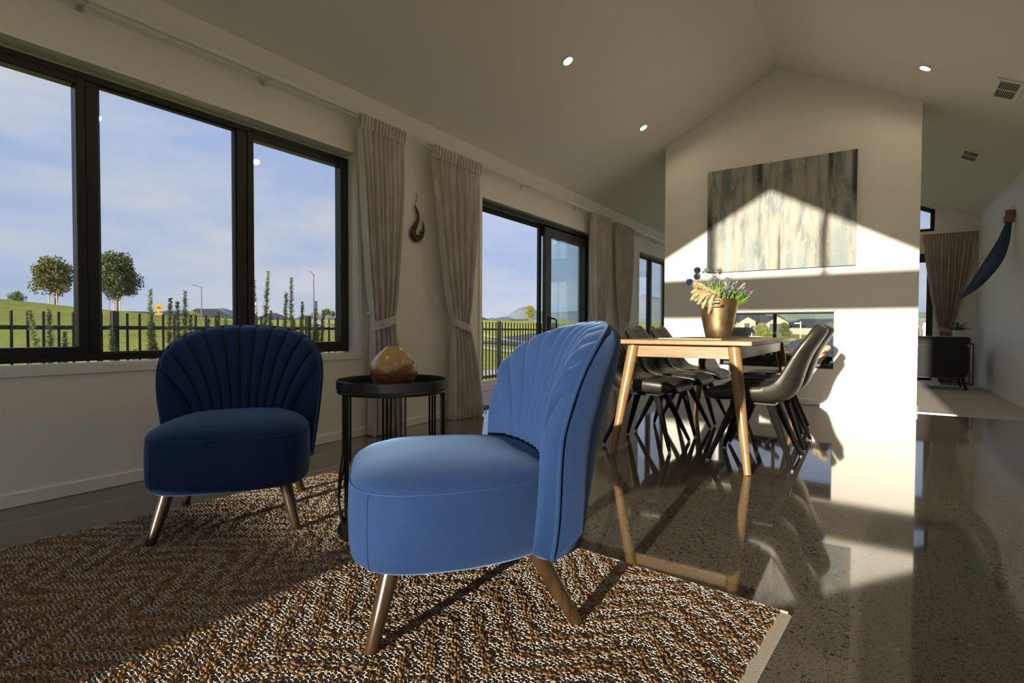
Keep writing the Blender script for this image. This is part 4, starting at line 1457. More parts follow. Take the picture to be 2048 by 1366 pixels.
# ---- carved fish hook on the wall
hk = thing('carved_hook', 'dark carved wooden fish hook hanging on the wall between two curtains', 'wall carving', (-3.222, 3.30, 1.72))
pts = [(3.268, 1.866), (3.298, 1.822), (3.309, 1.765), (3.285, 1.708), (3.254, 1.660), (3.252, 1.618), (3.286, 1.592), (3.330, 1.606), (3.360, 1.646), (3.374, 1.700), (3.362, 1.762)]
rad = [0.009, 0.013, 0.016, 0.022, 0.029, 0.033, 0.031, 0.025, 0.018, 0.011, 0.002]
cc = catmull([(0, y - 3.30, z - 1.72) for y, z in pts], 60)
rc = [catmull([(0, 0, r) for r in rad], 60)[i].z for i in range(60)]
MB().tube(cc, [max(0.0015, r) for r in rc], 12, True, 0.42, None).build('hook', 'hook_wood', hk, 60)
MB().tube(catmull([(0, 0.058, -0.085), (0.002, 0.030, -0.072), (0.002, 0.024, -0.050)], 10), [0.010, 0.009, 0.008, 0.007, 0.006, 0.005, 0.004, 0.003, 0.002, 0.001], 8).build('barb', 'hook_wood', hk, 60)
MB().tube([(0.0, 0.072, -0.105), (0.0, 0.074, -0.05), (0.0, 0.071, 0.0)], [0.001, 0.010, 0.001], 8).build('point_lashing', 'hook_wood', hk, 60)
MB().tube(catmull([(0, -0.032, 0.146), (0.004, -0.022, 0.20), (0, -0.008, 0.242), (0.004, -0.014, 0.20), (0, -0.032, 0.146)], 24), 0.0018, 6).build('cord', 'tan_cord', hk)
MB().tube([(-0.018, -0.008, 0.242), (0.008, -0.008, 0.250)], [0.0035, 0.0045], 8).build('pin', 'brass_pin', hk)

# ---- recessed downlights on both slopes, vents and a detector
TILT = math.atan(SL)
def downlight(label, x, y):
    left = x < XG
    t = thing('downlight', label, 'downlight', (x, y, roof(x) - 0.001), 0, 'recessed ceiling downlights')
    t.rotation_euler = (0, -TILT if left else TILT, 0)
    MB().lathe([(0.040, -0.001), (0.052, -0.001), (0.053, -0.005), (0.050, -0.008), (0.042, -0.007), (0.040, -0.004)], 32).build('trim_ring', 'plastic_white', t)
    MB().lathe([(0.0001, -0.0065), (0.041, -0.0065), (0.041, -0.0045), (0.0001, -0.0045)], 32).build('lens', 'emit_lamp', t)
    ld = bpy.data.lights.new('lamp', 'SPOT')
    ld.energy = LAMP_W
    ld.color = (1.0, 0.80, 0.54)
    ld.spot_size = math.radians(172)
    ld.spot_blend = 0.35
    ld.shadow_soft_size = 0.04
    lo = bpy.data.objects.new('lamp', ld)
    COL.objects.link(lo)
    lo.parent = t
    lo.location = (0, 0, -0.012)
LAMP_W = 7.5
for (x, y, lab) in ((-2.213, 4.088, 'lit downlight in the window-side slope above the dining table'), (-2.213, 5.902, 'lit downlight in the window-side slope nearest the fireplace wall'),
                    (0.338, 5.915, 'lit downlight in the aisle-side slope beside the air vent'), (-2.213, 2.274, 'lit downlight in the window-side slope above the side table, out of view'),
                    (-2.213, 0.46, 'lit downlight in the window-side slope beside the camera, out of view'), (0.338, 4.09, 'lit downlight in the aisle-side slope, second from the fireplace wall'),
                    (0.338, 2.28, 'lit downlight in the aisle-side slope, third from the fireplace wall'), (0.338, 0.46, 'lit downlight in the aisle-side slope, nearest the camera')):
    downlight(lab, x, y)
LAMP_W = 4.0  # added unseen lamps that brighten the far room
for (x, y, lab) in ((-2.213, 8.6, 'added unseen fill downlight in the far room ceiling above the small window'), (0.338, 8.6, 'added unseen fill downlight in the far room ceiling nearest the vent'),
                    (-2.213, 10.2, 'added unseen fill downlight in the far room ceiling, window side by the gable'), (0.338, 10.2, 'added unseen fill downlight in the far room ceiling, aisle side by the gable')):
    downlight(lab, x, y)
def vent(label, x, y):
    t = thing('air_vent', label, 'air vent', (x, y, roof(x) - 0.001), 0, 'ceiling air vents')
    t.rotation_euler = (0, TILT, 0)
    w, l = 0.098, 0.200
    MB().box((-w + 0.02, -l + 0.02, -0.004), (w - 0.02, l - 0.02, -0.001)).build('duct', 'rubber', t, 0)
    m = MB()
    f = 0.028
    m.rbox((-w, -l, -0.012), (-w + f, l, 0), 0.003)
    m.rbox((w - f, -l, -0.012), (w, l, 0), 0.003)
    m.rbox((-w + f, -l, -0.012), (w - f, -l + f, 0), 0.003)
    m.rbox((-w + f, l - f, -0.012), (w - f, l, 0), 0.003)
    m.build('frame', 'plastic_white', t)
    me = MB().box((-0.0019, -l + f, -0.011), (0.0019, l - f, -0.006)).mesh('slat', 'plastic_white', 0)
    for k in range(10):
        o = obj('slat', me, t)
        o.location = (lerp(-w + f + 0.005, w - f - 0.005, k / 9), 0, 0)
    MB().box((-w + f, -0.004, -0.0105), (w - f, 0.004, -0.005)).build('crossbar', 'plastic_white', t, 0)
vent('square white air vent in the lit aisle-side ceiling slope', 0.888, 6.02)
vent('square air vent in the shaded ceiling beyond the fireplace wall', 0.882, 8.04)
sd = thing('smoke_detector', 'small round ceiling fitting at the right edge above the aisle', 'smoke detector', (0.895, 5.16, roof(0.895) - 0.001))
sd.rotation_euler = (0, TILT, 0)
MB().lathe([(0.0001, 0.0), (0.058, 0.0), (0.058, -0.016), (0.0001, -0.016)], 28).build('base', 'plastic_white', sd)
MB().lathe([(0.0001, -0.016), (0.052, -0.016), (0.054, -0.022), (0.0001, -0.022)], 28).build('gap', 'rubber', sd)
MB().lathe([(0.0001, -0.022), (0.056, -0.022), (0.054, -0.036), (0.035, -0.046), (0.0001, -0.048)], 28).build('cover', 'plastic_white', sd)

# ---- blue sculpture on the right-hand wall
hn = thing('wall_sculpture', 'long curved blue horn-shaped wall sculpture with tan bound top', 'wall sculpture', (1.30, 8.40, 2.20))
cl = catmull([(1.285, 8.39, 2.17), (1.272, 8.39, 2.05), (1.235, 8.40, 1.87), (1.165, 8.42, 1.67), (1.045, 8.44, 1.45), (0.955, 8.455, 1.325), (0.862, 8.47, 1.205)], 48)
rads = [catmull([(0, 0, r) for r in (0.026, 0.034, 0.058, 0.078, 0.064, 0.040, 0.003)], 48)[i].z for i in range(48)]
m = MB()
vs, fs = [], []
NB = 20
for i, p in enumerate(cl):
    d = (cl[min(i + 1, 47)] - cl[max(i - 1, 0)]).normalized()
    a = Vector((1, 0, 0)); a = (a - d * a.dot(d)).normalized()
    b = d.cross(a)
    for k in range(NB):
        th = 2 * PI * k / NB
        ca, sa = math.cos(th), math.sin(th)
        # trough section: hollowed on the side facing the room's near end
        dish = 0.55 if (b * sa).y < 0 else 1.0
        vs.append(p + a * ca * rads[i] + b * sa * rads[i] * 0.55 * dish * (0.35 + 0.65 * abs(sa) if dish < 1 else 1) - Vector((1.30, 8.40, 2.20)))
for i in range(47):
    for k in range(NB):
        fs.append((i * NB + k, i * NB + (k + 1) % NB, (i + 1) * NB + (k + 1) % NB, (i + 1) * NB + k))
fs += [tuple(range(NB)), tuple(47 * NB + k for k in range(NB))]
m.add(vs, fs).build('horn', 'horn_blue', hn, 60)
for (z0, z1, r) in ((2.10, 2.155, 0.041), (2.165, 2.225, 0.038)):
    xx = lerp(1.278, 1.288, (z0 - 2.10) / 0.065)
    bm3 = MB()
    for j in range(5):
        zz = lerp(z0, z1, j / 4)
        bm3.tube([(xx - 1.30 + r * math.cos(2 * PI * k / 24), 8.39 - 8.40 + r * math.sin(2 * PI * k / 24), zz - 2.20) for k in range(25)], 0.008, 7, False)
    bm3.build('binding', 'tan_cord', hn)
MB().tube([(-0.02, -0.01, 0.02), (0.0, -0.006, 0.06), (0.034, 0.0, 0.075)], 0.003, 6).build('hanging_cord', 'tan_cord', hn)

ot = thing('power_outlet', 'white power outlet low on the grey right-hand wall', 'power outlet', (XR, 9.64, 0.315))
MB().rbox((-0.008, -0.058, -0.037), (0.0, 0.058, 0.037), 0.003).build('plate', 'plastic_white', ot)
MB().rbox((-0.012, -0.04, 0.012), (-0.007, -0.02, 0.028), 0.002).build('switch', 'plastic_white', ot)
MB().rbox((-0.012, 0.02, 0.012), (-0.007, 0.04, 0.028), 0.002).build('switch', 'plastic_white', ot)

# ---- far room
fa = thing('lounge_chair', 'black velvet armchair seen from behind in the far room', 'armchair', (0.66, 9.86, 0.006))
def cushion(m, a, b, r=0.03, puff=0.0):
    """rounded cushion block"""
    A, B = Vector(a), Vector(b)
    c, h = (A + B) / 2, (B - A) / 2
    def fn(u, v):
        th, phi = 2 * PI * u, PI * (v - 0.5)
        d = (math.cos(phi) * math.cos(th), math.cos(phi) * math.sin(th), math.sin(phi))
        ex = 0.32
        return tuple(c[i] + h[i] * math.copysign(abs(d[i]) ** ex, d[i]) for i in range(3))
    return m.grid(fn, 40, 22, True)
cushion(MB(), (-0.43, -0.40, 0.16), (0.43, -0.22, 0.66)).build('back', 'black_velvet', fa, 60, False)
cushion(MB(), (-0.435, -0.41, 0.62), (0.44, -0.17, 0.745)).build('top_roll', 'black_velvet', fa, 60, False)
cushion(MB(), (-0.43, -0.30, 0.16), (0.43, 0.40, 0.42)).build('seat', 'black_velvet', fa, 60, False)
for s in (-1, 1):
    cushion(MB(), (s * 0.36 - 0.07, -0.30, 0.16), (s * 0.36 + 0.07, 0.40, 0.60)).build('arm', 'black_velvet', fa, 60, False)
    for sy in (-1, 1):
        MB().tube([(s * 0.36, sy * 0.26 - 0.03, 0.18), (s * 0.405, sy * 0.30 - 0.02, 0.0)], [0.022, 0.014], 10).build('leg', 'leg_black', fa)
ft = thing('wire_side_table', 'thin black wire side table behind the black armchair', 'side table', (1.05, 10.58, 0.006))
m = MB()
for z in (0.012, 0.625):
    for (a, b) in (((-0.18, -0.18), (0.18, -0.18)), ((0.18, -0.18), (0.18, 0.18)), ((0.18, 0.18), (-0.18, 0.18)), ((-0.18, 0.18), (-0.18, -0.18))):
        m.tube([(a[0], a[1], z), (b[0], b[1], z)], 0.008, 6)
m.build('rails', 'leg_black', ft)
for sx in (-1, 1):
    for sy in (-1, 1):
        MB().tube([(sx * 0.18, sy * 0.18, 0.012), (sx * 0.18, sy * 0.18, 0.625)], 0.008, 6).build('leg', 'leg_black', ft)
MB().box((-0.18, -0.18, 0.625), (0.18, 0.18, 0.637)).build('top', 'tray_black', ft, 0)
fpot = thing('potted_fern', 'small green fern in a white pot on the wire side table', 'potted plant', (1.070, 10.58, 0.643))
MB().lathe([(0.0001, 0), (0.060, 0), (0.064, 0.004), (0.068, 0.195), (0.064, 0.197), (0.060, 0.18), (0.0001, 0.17)], 28).build('pot', 'ceramic_white', fpot)
rr = random.Random(9)
m = MB()
for k in range(26):
    th = rr.uniform(0, 2 * PI)
    el = rr.uniform(0.25, 1.2)
    L = rr.uniform(0.12, 0.20)
    d = Vector((math.cos(th) * math.cos(el), math.sin(th) * math.cos(el), math.sin(el)))
    p0 = Vector((0, 0, 0.17)) + d * 0.01
    P = catmull([p0, p0 + d * L * 0.6 + Vector((0, 0, 0.02)), p0 + d * L * 1.1 - Vector((0, 0, 0.005))], 10)
    m.tube(P, 0.0012, 4)
    for i in range(1, 9):
        dd = (P[i + 1] - P[i]).normalized()
        sd_ = dd.cross(Vector((0, 0, 1))).normalized()
        for s in (-1, 1):
            leaf(m, P[i], dd * 0.5 + sd_ * s, dd, 0.034 * (1 - i / 14), 0.006)
m.build('fronds', 'fern_green', fpot, 0, False)
so = thing('sofa', 'low dark sofa glimpsed through the fireplace opening', 'sofa', (-1.85, 8.85, 0.006))
cushion(MB(), (-0.65, -0.42, 0.12), (0.62, -0.22, 0.735)).build('back', 'black_velvet', so, 60, False)
cushion(MB(), (-0.65, -0.30, 0.12), (0.62, 0.42, 0.42)).build('seat', 'black_velvet', so, 60, False)
for sx in (-0.55, 0.52):
    for sy in (-0.32, 0.34):
        MB().tube([(sx, sy, 0.14), (sx, sy, 0.0)], [0.02, 0.015], 8).build('leg', 'leg_black', so)
t = NT('stripe_cloth')
wv = t.n('TexWave', _wave_type='BANDS', _bands_direction='X', Scale=17.0)
t.l(t.coord('Object'), wv.inputs['Vector'])
t.done(t.bsdf(t.ramp(wv.outputs['Fac'], [(0.35, (0.18, 0.21, 0.30)), (0.6, (0.45, 0.50, 0.62)), (0.9, (0.75, 0.75, 0.75))]), 0.9))
cu_ = cushion(MB(), (-0.23, -0.06, -0.12), (0.23, 0.06, 0.20)).build('cushion', 'stripe_cloth', None, 60, False)
cu_.location = (-1.74, 8.74, 0.67)
tag(cu_, 'dark striped cushion propped on the sofa behind the fireplace', 'cushion')
ct = thing('coffee_table', 'low dark glossy coffee table seen through the right of the fireplace', 'coffee table', (-0.28, 9.35, 0.006))
MB().rbox((-0.45, -0.42, 0.395), (0.45, 0.42, 0.42), 0.004).build('top', 'tray_black', ct)
for sx in (-0.38, -0.30, 0.38, 0.30):
    for sy in (-0.36, 0.36):
        MB().tube([(sx, sy, 0.40), (sx, sy, 0.0)], 0.012, 8).build('leg', 'leg_black', ct)

# ================================================================== OUTSIDE
def ground_h(x, y):
    z = -0.30
    a1 = max(0.4, 3.06 - 0.09 * (y - 11.4))
    z += a1 * sstep(-x, 10, 54) * (1 - sstep(y, 22, 44))
    dep = -0.5625 * x + 0.8267 * y
    z += 2.35 * sstep(dep, 46, 74) * sstep(-x, 8, 30) * sstep(y, 16, 36) * (1 - 0.75 * sstep(dep, 92, 150))
    z += 0.32 * sstep(y, 45, 75) * (1 - sstep(-x, 8, 30))
    n_ = 0.05 * math.sin(x * 0.41 + 1.3) * math.sin(y * 0.33) + 0.03 * math.sin(x * 0.9 + y * 0.7)
    return z + n_ * sstep(abs(x), 9, 20)
def axis_pts(lo, hi, fine_lo, fine_hi, fs, cs):
    out = []
    v = lo
    while v < hi:
        out.append(v)
        v += fs if fine_lo <= v < fine_hi else cs
    out.append(hi)
    return out
gx = axis_pts(-260, 140, -70, 12, 1.2, 6.0)
gy = axis_pts(-60, 280, -6, 95, 1.2, 6.0)
gv = np.array([(x, y, ground_h(x, y)) for y in gy for x in gx])
nxg = len(gx)
gf_ = np.array([(j * nxg + i, j * nxg + i + 1, (j + 1) * nxg + i + 1, (j + 1) * nxg + i) for j in range(len(gy) - 1) for i in range(nxg - 1)])
go = obj('ground', fast_mesh('ground', gv, gf_, 'grass', True))
go['kind'] = 'structure'
def strip(name, pts, w, mat, lift=0.03, n=60):
    P = catmull([(x, y, 0) for x, y in pts], n)
    m = MB()
    vs, fs = [], []
    for i, p in enumerate(P):
        d = (P[min(i + 1, n - 1)] - P[max(i - 1, 0)]).normalized()
        s = Vector((-d.y, d.x, 0))
        for k in (-1, -0.33, 0.33, 1):
            q = p + s * k * w / 2
            vs.append((q.x, q.y, ground_h(q.x, q.y) + lift))
    for i in range(n - 1):
        for k in range(3):
            fs.append((i * 4 + k, i * 4 + k + 1, (i + 1) * 4 + k + 1, (i + 1) * 4 + k))
    o = m.add(vs, fs).build(name, mat, None, 60, False)
    o['kind'] = 'structure'
    return o
strip('footpath', [(-7.9, -10), (-7.9, 5), (-7.9, 20), (-7.4, 24.5)], 0.95, 'concrete_path', 0.05)
strip('footpath', [(-60, 42.5), (-34, 29.8), (-17.3, 22.0), (-8, 17.4)], 0.9, 'concrete_path', 0.05)
strip('road', [(-80, 56), (-50, 44.5), (-26, 32.5), (-19.5, 29.3), (-10, 26.5), (14, 24)], 4.6, 'asphalt', 0.05)
strip('kerb', [(-80, 59.2), (-50, 47.4), (-26, 35.3), (-19.5, 32.1), (-9, 29.5)], 0.5, 'concrete_path', 0.09)
strip('footpath', [(-75, 64), (-52, 53), (-34, 43.5), (-22, 38.0), (-12, 35)], 1.0, 'concrete_path', 0.06)
strip('footpath', [(-46, 62), (-38, 60), (-30, 53), (-22, 45)], 1.3, 'concrete_path', 0.08)
strip('road', [(0.5, 24), (-1.0, 40), (-2.6, 58), (-1, 74), (4, 95)], 7.5, 'asphalt', 0.06)
strip('road', [(-30, 44), (-16, 43.5), (-8, 43), (0, 42.5)], 7.0, 'asphalt', 0.055)

# ---- black pool-style fence along the boundary
FXP = -6.80
fe = thing('fence', 'black steel picket fence between the house and the grassy bank', 'fence', (FXP, 5.0, -0.32))
pk = MB().rbox((-0.0105, -0.0105, 0.08), (0.0105, 0.0105, 1.305), 0.002).mesh('picket', 'frame_black')
ps = MB().rbox((-0.033, -0.033, 0.0), (0.033, 0.033, 1.325), 0.004).mesh('post', 'frame_black')
post_y = [2.34 + 2.384 * k for k in range(-2, 6)]
y = post_y[0]
for k, y in enumerate(post_y):
    o = obj('post', ps, fe)
    o.location = (0, y - 5.0, 0)
    if k + 1 < len(post_y):
        for j in range(1, 20):
            o = obj('picket', pk, fe)
            o.location = (0, y - 5.0 + 2.384 * j / 20, 0)
        for z in (0.13, 1.145):
            MB().rbox((-0.014, y - 5.0 + 0.02, z - 0.021), (0.014, y - 5.0 + 2.384 - 0.02, z + 0.021), 0.003).build('rail', 'frame_black', fe)

# ---- rosemary bushes between window and fence
def rosemary(label, base, stalks, seed):
    t = thing('rosemary_bush', label, 'shrub', base, 0, 'rosemary bushes outside the window')
    rr = random.Random(seed)
    for (x, y, z, lean, fl) in stalks:
        m = MB()
        top = Vector((x - base[0], y - base[1], z - base[2]))
        bot = Vector((top.x + rr.uniform(-0.04, 0.04), top.y - lean, 0.0))
        P = catmull([bot, (bot + top) / 2 + Vector((rr.gauss(0, .008), rr.gauss(0, .008), 0)), top], 40)
        m.tube(P, [lerp(0.006, 0.002, i / 39) for i in range(40)], 5)
        n_ = int(top.z * 900)
        for k in range(n_):
            f = rr.random() ** 0.85
            i = min(38, int(f * 39))
            p = P[i].lerp(P[i + 1], rr.random())
            th = rr.uniform(0, 2 * PI)
            up = rr.uniform(0.05, 0.75)
            L = rr.uniform(0.026, 0.046) * (1.0 if f < 0.8 else lerp(1, 0.55, (f - 0.8) / 0.2)) * (1.25 if f < 0.5 else 1)
            leaf(m, p, Vector((math.cos(th), math.sin(th), up)), Vector((-math.sin(th), math.cos(th), 0)), L, 0.0055)
        m.build('stalk', 'rosemary_leaf', t, 0, False)
        if fl:
            fm_ = MB()
            for k in range(26):
                i = rr.randint(10, 30)
                th = rr.uniform(0, 2 * PI)
                d = Vector((math.cos(th), math.sin(th), 0.3))
                spike(fm_, P[i] + d * 0.012, d, 0.012, 0.006, 4)
            fm_.build('blossom', 'flower_pale', t, 0, False)
    return t
rosemary('rosemary with pale blossom outside the left pane of the wide window', (-4.5, 1.20, -0.30), [(-4.5, 1.083, 0.935, -0.20, True), (-4.5, 1.183, 0.938, -0.06, True), (-4.5, 1.266, 0.790, 0.0, True), (-4.55, 1.10, 0.62, 0.05, False)], 1)
rosemary('rosemary outside the middle pane, left of the road sign', (-4.5, 1.70, -0.30), [(-4.5, 1.527, 0.843, -0.04, False), (-4.5, 1.780, 1.108, 0.02, False), (-4.52, 1.80, 0.86, -0.06, False), (-4.5, 1.46, 0.66, 0.0, False), (-4.55, 1.69, 0.66, 0.0, False)], 2)
rosemary('rosemary outside the middle pane behind the teal armchair', (-4.5, 2.05, -0.30), [(-4.5, 1.917, 1.051, 0.02, False), (-4.5, 1.967, 1.026, -0.03, False), (-4.5, 2.023, 1.112, 0.02, False), (-4.52, 2.07, 0.93, 0.0, False), (-4.5, 2.20, 0.90, 0.0, True), (-4.5, 2.28, 0.95, 0.0, False), (-4.54, 2.36, 0.92, 0.0, True)], 3)
rosemary('tall dark rosemary outside the right pane beside the mullion', (-4.5, 2.66, -0.30), [(-4.5, 2.590, 1.239, 0.02, False), (-4.5, 2.720, 1.333, 0.04, False), (-4.5, 2.745, 0.98, 0.0, False), (-4.52, 2.62, 0.93, 0.0, False)], 4)
rosemary('tall rosemary pair outside the middle of the right pane', (-4.5, 2.93, -0.30), [(-4.5, 2.900, 1.156, 0.05, False), (-4.5, 2.952, 1.294, 0.06, False), (-4.52, 2.99, 0.90, 0.0, False)], 5)
rosemary('rosemary outside the right end of the wide window', (-4.5, 3.22, -0.30), [(-4.5, 3.066, 1.076, 0.02, False), (-4.5, 3.215, 1.088, 0.03, False), (-4.5, 3.30, 1.00, 0.05, False), (-4.52, 3.25, 0.86, 0.0, False), (-4.5, 3.18, 0.80, -0.03, False)], 6)

# ---- trees
def tree(label, base, height, cw, trunk_h, mat, seed, stems=1, dens=1.0, blobs=14, stakes=0, lumpy=0.5, leafs=0.10):
    t = thing('tree', label, 'tree', base)
    rr = random.Random(seed)
    m = MB()
    tips = []
    for s in range(stems):
        off = Vector((rr.uniform(-1, 1), rr.uniform(-1, 1), 0)) * (0.12 * cw if stems > 1 else 0)
        P = catmull([off * 0.5 - Vector((0, 0, 0.25)), off + Vector((0, 0, trunk_h * 0.6)), off * 1.6 + Vector((rr.gauss(0, .05), rr.gauss(0, .05), height * 0.75))], 14)
        r0 = 0.028 * height / max(1, stems ** 0.5)
        m.tube(P, [lerp(r0, r0 * 0.25, i / 13) for i in range(14)], 8)
        for k in range(9):
            i = rr.randint(6, 12)
            th = rr.uniform(0, 2 * PI)
            e = P[i] + Vector((math.cos(th), math.sin(th), rr.uniform(0.2, 0.9))) * cw * rr.uniform(0.18, 0.42)
            m.tube([P[i], (P[i] + e) / 2 + Vector((0, 0, 0.04)), e], [r0 * 0.28, r0 * 0.2, r0 * 0.06], 5)
            tips.append(e)
    m.build('trunk', 'bark', t, 60, False)
    f = MB()
    ch = height - trunk_h
    for b in range(blobs):
        th = b * 2.399963 + seed
        zz = trunk_h + ch * (0.08 + 0.86 * (b + 0.5) / blobs)
        q = (zz - trunk_h) / ch
        rad_ = cw * 0.5 * (math.sin(PI * min(1, max(0.08, q * 0.86 + 0.10))) ** 0.7)
        c = Vector((math.cos(th) * rad_ * rr.uniform(0.25, 0.72), math.sin(th) * rad_ * rr.uniform(0.25, 0.72), zz))
        br = cw * rr.uniform(0.16, 0.26)
        for k in range(int(330 * dens)):
            d = Vector((rr.gauss(0, 1), rr.gauss(0, 1), rr.gauss(0, 0.75)))
            d = d.normalized() * br * rr.random() ** lumpy
            o = Vector((rr.gauss(0, 1), rr.gauss(0, 1), rr.gauss(0, 1)))
            leaf(f, c + d, o, Vector((rr.gauss(0, 1), rr.gauss(0, 1), rr.gauss(0, 1))), cw * leafs * rr.uniform(0.6, 1.2) * 0.6, cw * leafs * 0.16)
    f.build('foliage', mat, t, 0, False)
    for s in range(stakes):
        a = 2 * PI * s / stakes + 0.4
        MB().tube([(math.cos(a) * 0.30, math.sin(a) * 0.30, -0.2), (math.cos(a) * 0.30, math.sin(a) * 0.30, trunk_h * 1.05)], 0.045, 7).build('stake', 'stake_wood', t)
    return t
def gz(x, y):
    return ground_h(x, y)
tree('olive-brown tree with several staked trunks on the grassy bank, left pane', (-53.6, 14.4, gz(-53.6, 14.4)), 3.7, 3.1, 1.15, 'leaf_olive', 21, 2, 1.0, 15, 3)
tree('tall dense green tree with pale trunk beside the window mullion', (-52.0, 18.1, gz(-52.0, 18.1)), 4.75, 3.3, 1.25, 'leaf_dark', 22, 1, 1.25, 22, 2)
tree('small low tree on top of the bank at the left edge', (-58.6, 13.3, gz(-58.6, 13.3)), 1.15, 1.5, 0.25, 'leaf_mid', 23, 1, 0.7, 8, 0)
tree('small tree top at the very left edge of the window', (-60.0, 11.9, gz(-60.0, 11.9)), 1.0, 1.1, 0.2, 'leaf_mid', 24, 1, 0.7, 7, 0)
tree('lone yellow-green tree on the far rise, seen through the open door', (-42.8, 67.6, gz(-42.8, 67.6)), 2.35, 1.65, 0.45, 'leaf_yellow', 25, 1, 1.2, 18, 0)
tree('round dark tree behind the far houses, right pane', (-147.0, 109.5, 0.2), 6.8, 6.0, 1.0, 'leaf_mid', 26, 1, 1.1, 16, 0)
tree('yellowish tree among the far houses, right pane', (-121.0, 86.0, 0.2), 4.9, 4.2, 1.0, 'leaf_yellow', 27, 1, 1.0, 14, 0)
tree('dark green tree at the edge of the curtain, beyond the fence', (-121.0, 152.0, 0.6), 7.3, 5.9, 1.2, 'leaf_mid', 28, 1, 1.1, 14, 0)
tree('yellow-green bush in front of the far hills, middle pane', (-90.5, 42.0, 0.6), 2.7, 3.0, 0.4, 'leaf_yellow', 29, 1, 1.0, 12, 0)
tree('rounded yellow-green street shrub left of the far mullion', (-12.15, 76.4, gz(-12.15, 76.4)), 1.42, 2.0, 0.08, 'leaf_yellow', 30, 1, 1.2, 16, 0)
tree('conical olive street shrub right of the far mullion', (-9.66, 78.1, gz(-9.66, 78.1)), 1.72, 1.75, 0.08, 'leaf_mid', 31, 1, 1.2, 16, 0)

# ---- street lamps, road sign, street-name sign
def street_lamp(label, x, y, ztop, arm):
    z0 = gz(x, y)
    t = thing('street_lamp', label, 'street lamp', (x, y, z0), 0, 'street lamps beyond the fence')
    h = ztop - z0
    MB().tube([(0, 0, -0.3), (0, 0, h * 0.5), (0, 0, h)], [0.075, 0.06, 0.045], 10).build('pole', 'lamp_steel', t)
    MB().tube([(0.3 * arm[0] * -0.6, 0.3 * arm[1] * -0.6, h - 0.10), (0, 0, h), (arm[0], arm[1], h + 0.22)], [0.03, 0.035, 0.03], 8).build('arm', 'lamp_steel', t)
    MB().tube([(arm[0] * 0.8, arm[1] * 0.8, h + 0.18), (arm[0] * 1.25, arm[1] * 1.25, h + 0.27)], [0.08, 0.06], 8, True, 0.45).build('lamp_head', 'lamp_steel', t)
street_lamp('street lamp with long arm, behind the middle window pane', -62.7, 29.9, 5.50, (-0.95, -0.5))
street_lamp('street lamp with short head, behind the right window pane', -43.6, 30.9, 5.95, (-0.25, -0.2))
street_lamp('small distant street lamp beside the dense tree trunk', -107.0, 36.1, 5.7, (-0.9, -0.6))
street_lamp('distant street lamp beside the lone yellow-green tree', -46.0, 73.6, 4.1, (0.3, 0.1))
sg = thing('road_sign', 'yellow diamond speed hump road sign with plate below, beyond the fence', 'road sign', (-42.3, 17.25, gz(-42.3, 17.25)), math.atan2(17.25, -42.3) - PI / 2)
zc = 2.30 - gz(-42.3, 17.25)
MB().tube([(0, 0.04, -0.3), (0, 0.04, zc + 0.1)], 0.035, 10).build('post', 'post_white', sg)
r = 0.30
MB().prism([(-r, zc), (0, zc - r), (r, zc), (0, zc + r)], 1, -0.01, 0.01).build('diamond_plate', 'sign_yellow', sg, 0)
MB().prism([(-0.18, zc - 0.03)] + [(lerp(-0.12, 0.12, k / 10), zc - 0.03 + 0.075 * math.sin(PI * k / 10)) for k in range(11)] + [(0.18, zc - 0.03), (0.18, zc - 0.05), (-0.18, zc - 0.05)], 1, -0.016, -0.008).build('hump_symbol', 'sign_black', sg, 0)
MB().rbox((-0.22, -0.01, zc - 0.62), (0.22, 0.01, zc - 0.36), 0.01).build('lower_plate', 'sign_yellow', sg)
sn = thing('street_name_sign', 'white post with a blue street-name blade, seen through the fireplace', 'street sign', (-6.84, 67.9, gz(-6.84, 67.9)))
MB().tube([(0, 0, -0.2), (0, 0, 1.9)], 0.065, 8).build('post', 'post_white', sn)
MB().rbox((-0.62, -0.03, 1.62), (0.0, 0.01, 1.78), 0.01).build('blade', 'sign_blue', sn)
wp = thing('marker_post', 'leaning white marker post among the rosemary, right pane', 'post', (-14.5, 8.25, gz(-14.5, 8.25)))
MB().tube([(0, 0, -0.2), (0.05, 0.12, 1.75)], 0.035, 10).build('shaft', 'post_white', wp)
MB().lathe([(0.0001, 0), (0.037, 0), (0.037, 0.02), (0.0001, 0.035)], 10, (0.05, 0.12, 1.75)).build('cap', 'plastic_white', wp)

# ---- houses
def house(label, c, half, eave, peak, rz, roofm, wallm, ridge=0.35, group=None, z0=-0.3):
    t = thing('house', label, 'house', (c[0], c[1], z0), rz, group)
    hx_, hy_ = half
    MB().box((-hx_ * 0.93, -hy_ * 0.93, -0.3), (hx_ * 0.93, hy_ * 0.93, eave - z0)).build('wall', wallm, t, 0)
    e, p = eave - z0, peak - z0
    rx = hx_ * ridge
    vs = [(-hx_, -hy_, e), (hx_, -hy_, e), (hx_, hy_, e), (-hx_, hy_, e), (-rx, 0, p), (rx, 0, p), (-hx_, -hy_, e - 0.15), (hx_, -hy_, e - 0.15), (hx_, hy_, e - 0.15), (-hx_, hy_, e - 0.15)]
    MB().add(vs, [(0, 1, 5, 4), (1, 2, 5), (2, 3, 4, 5), (3, 0, 4), (0, 6, 7, 1), (1, 7, 8, 2), (2, 8, 9, 3), (3, 9, 6, 0), (6, 9, 8, 7)]).build('roof', roofm, t, 0)
    for k in (-0.5, 0.5):
        MB().box((hx_ * k - 0.5, -hy_ * 0.93 - 0.04, e - 1.6), (hx_ * k + 0.5, -hy_ * 0.93 + 0.02, e - 0.6)).build('window', 'house_dark', t, 0)
    return t
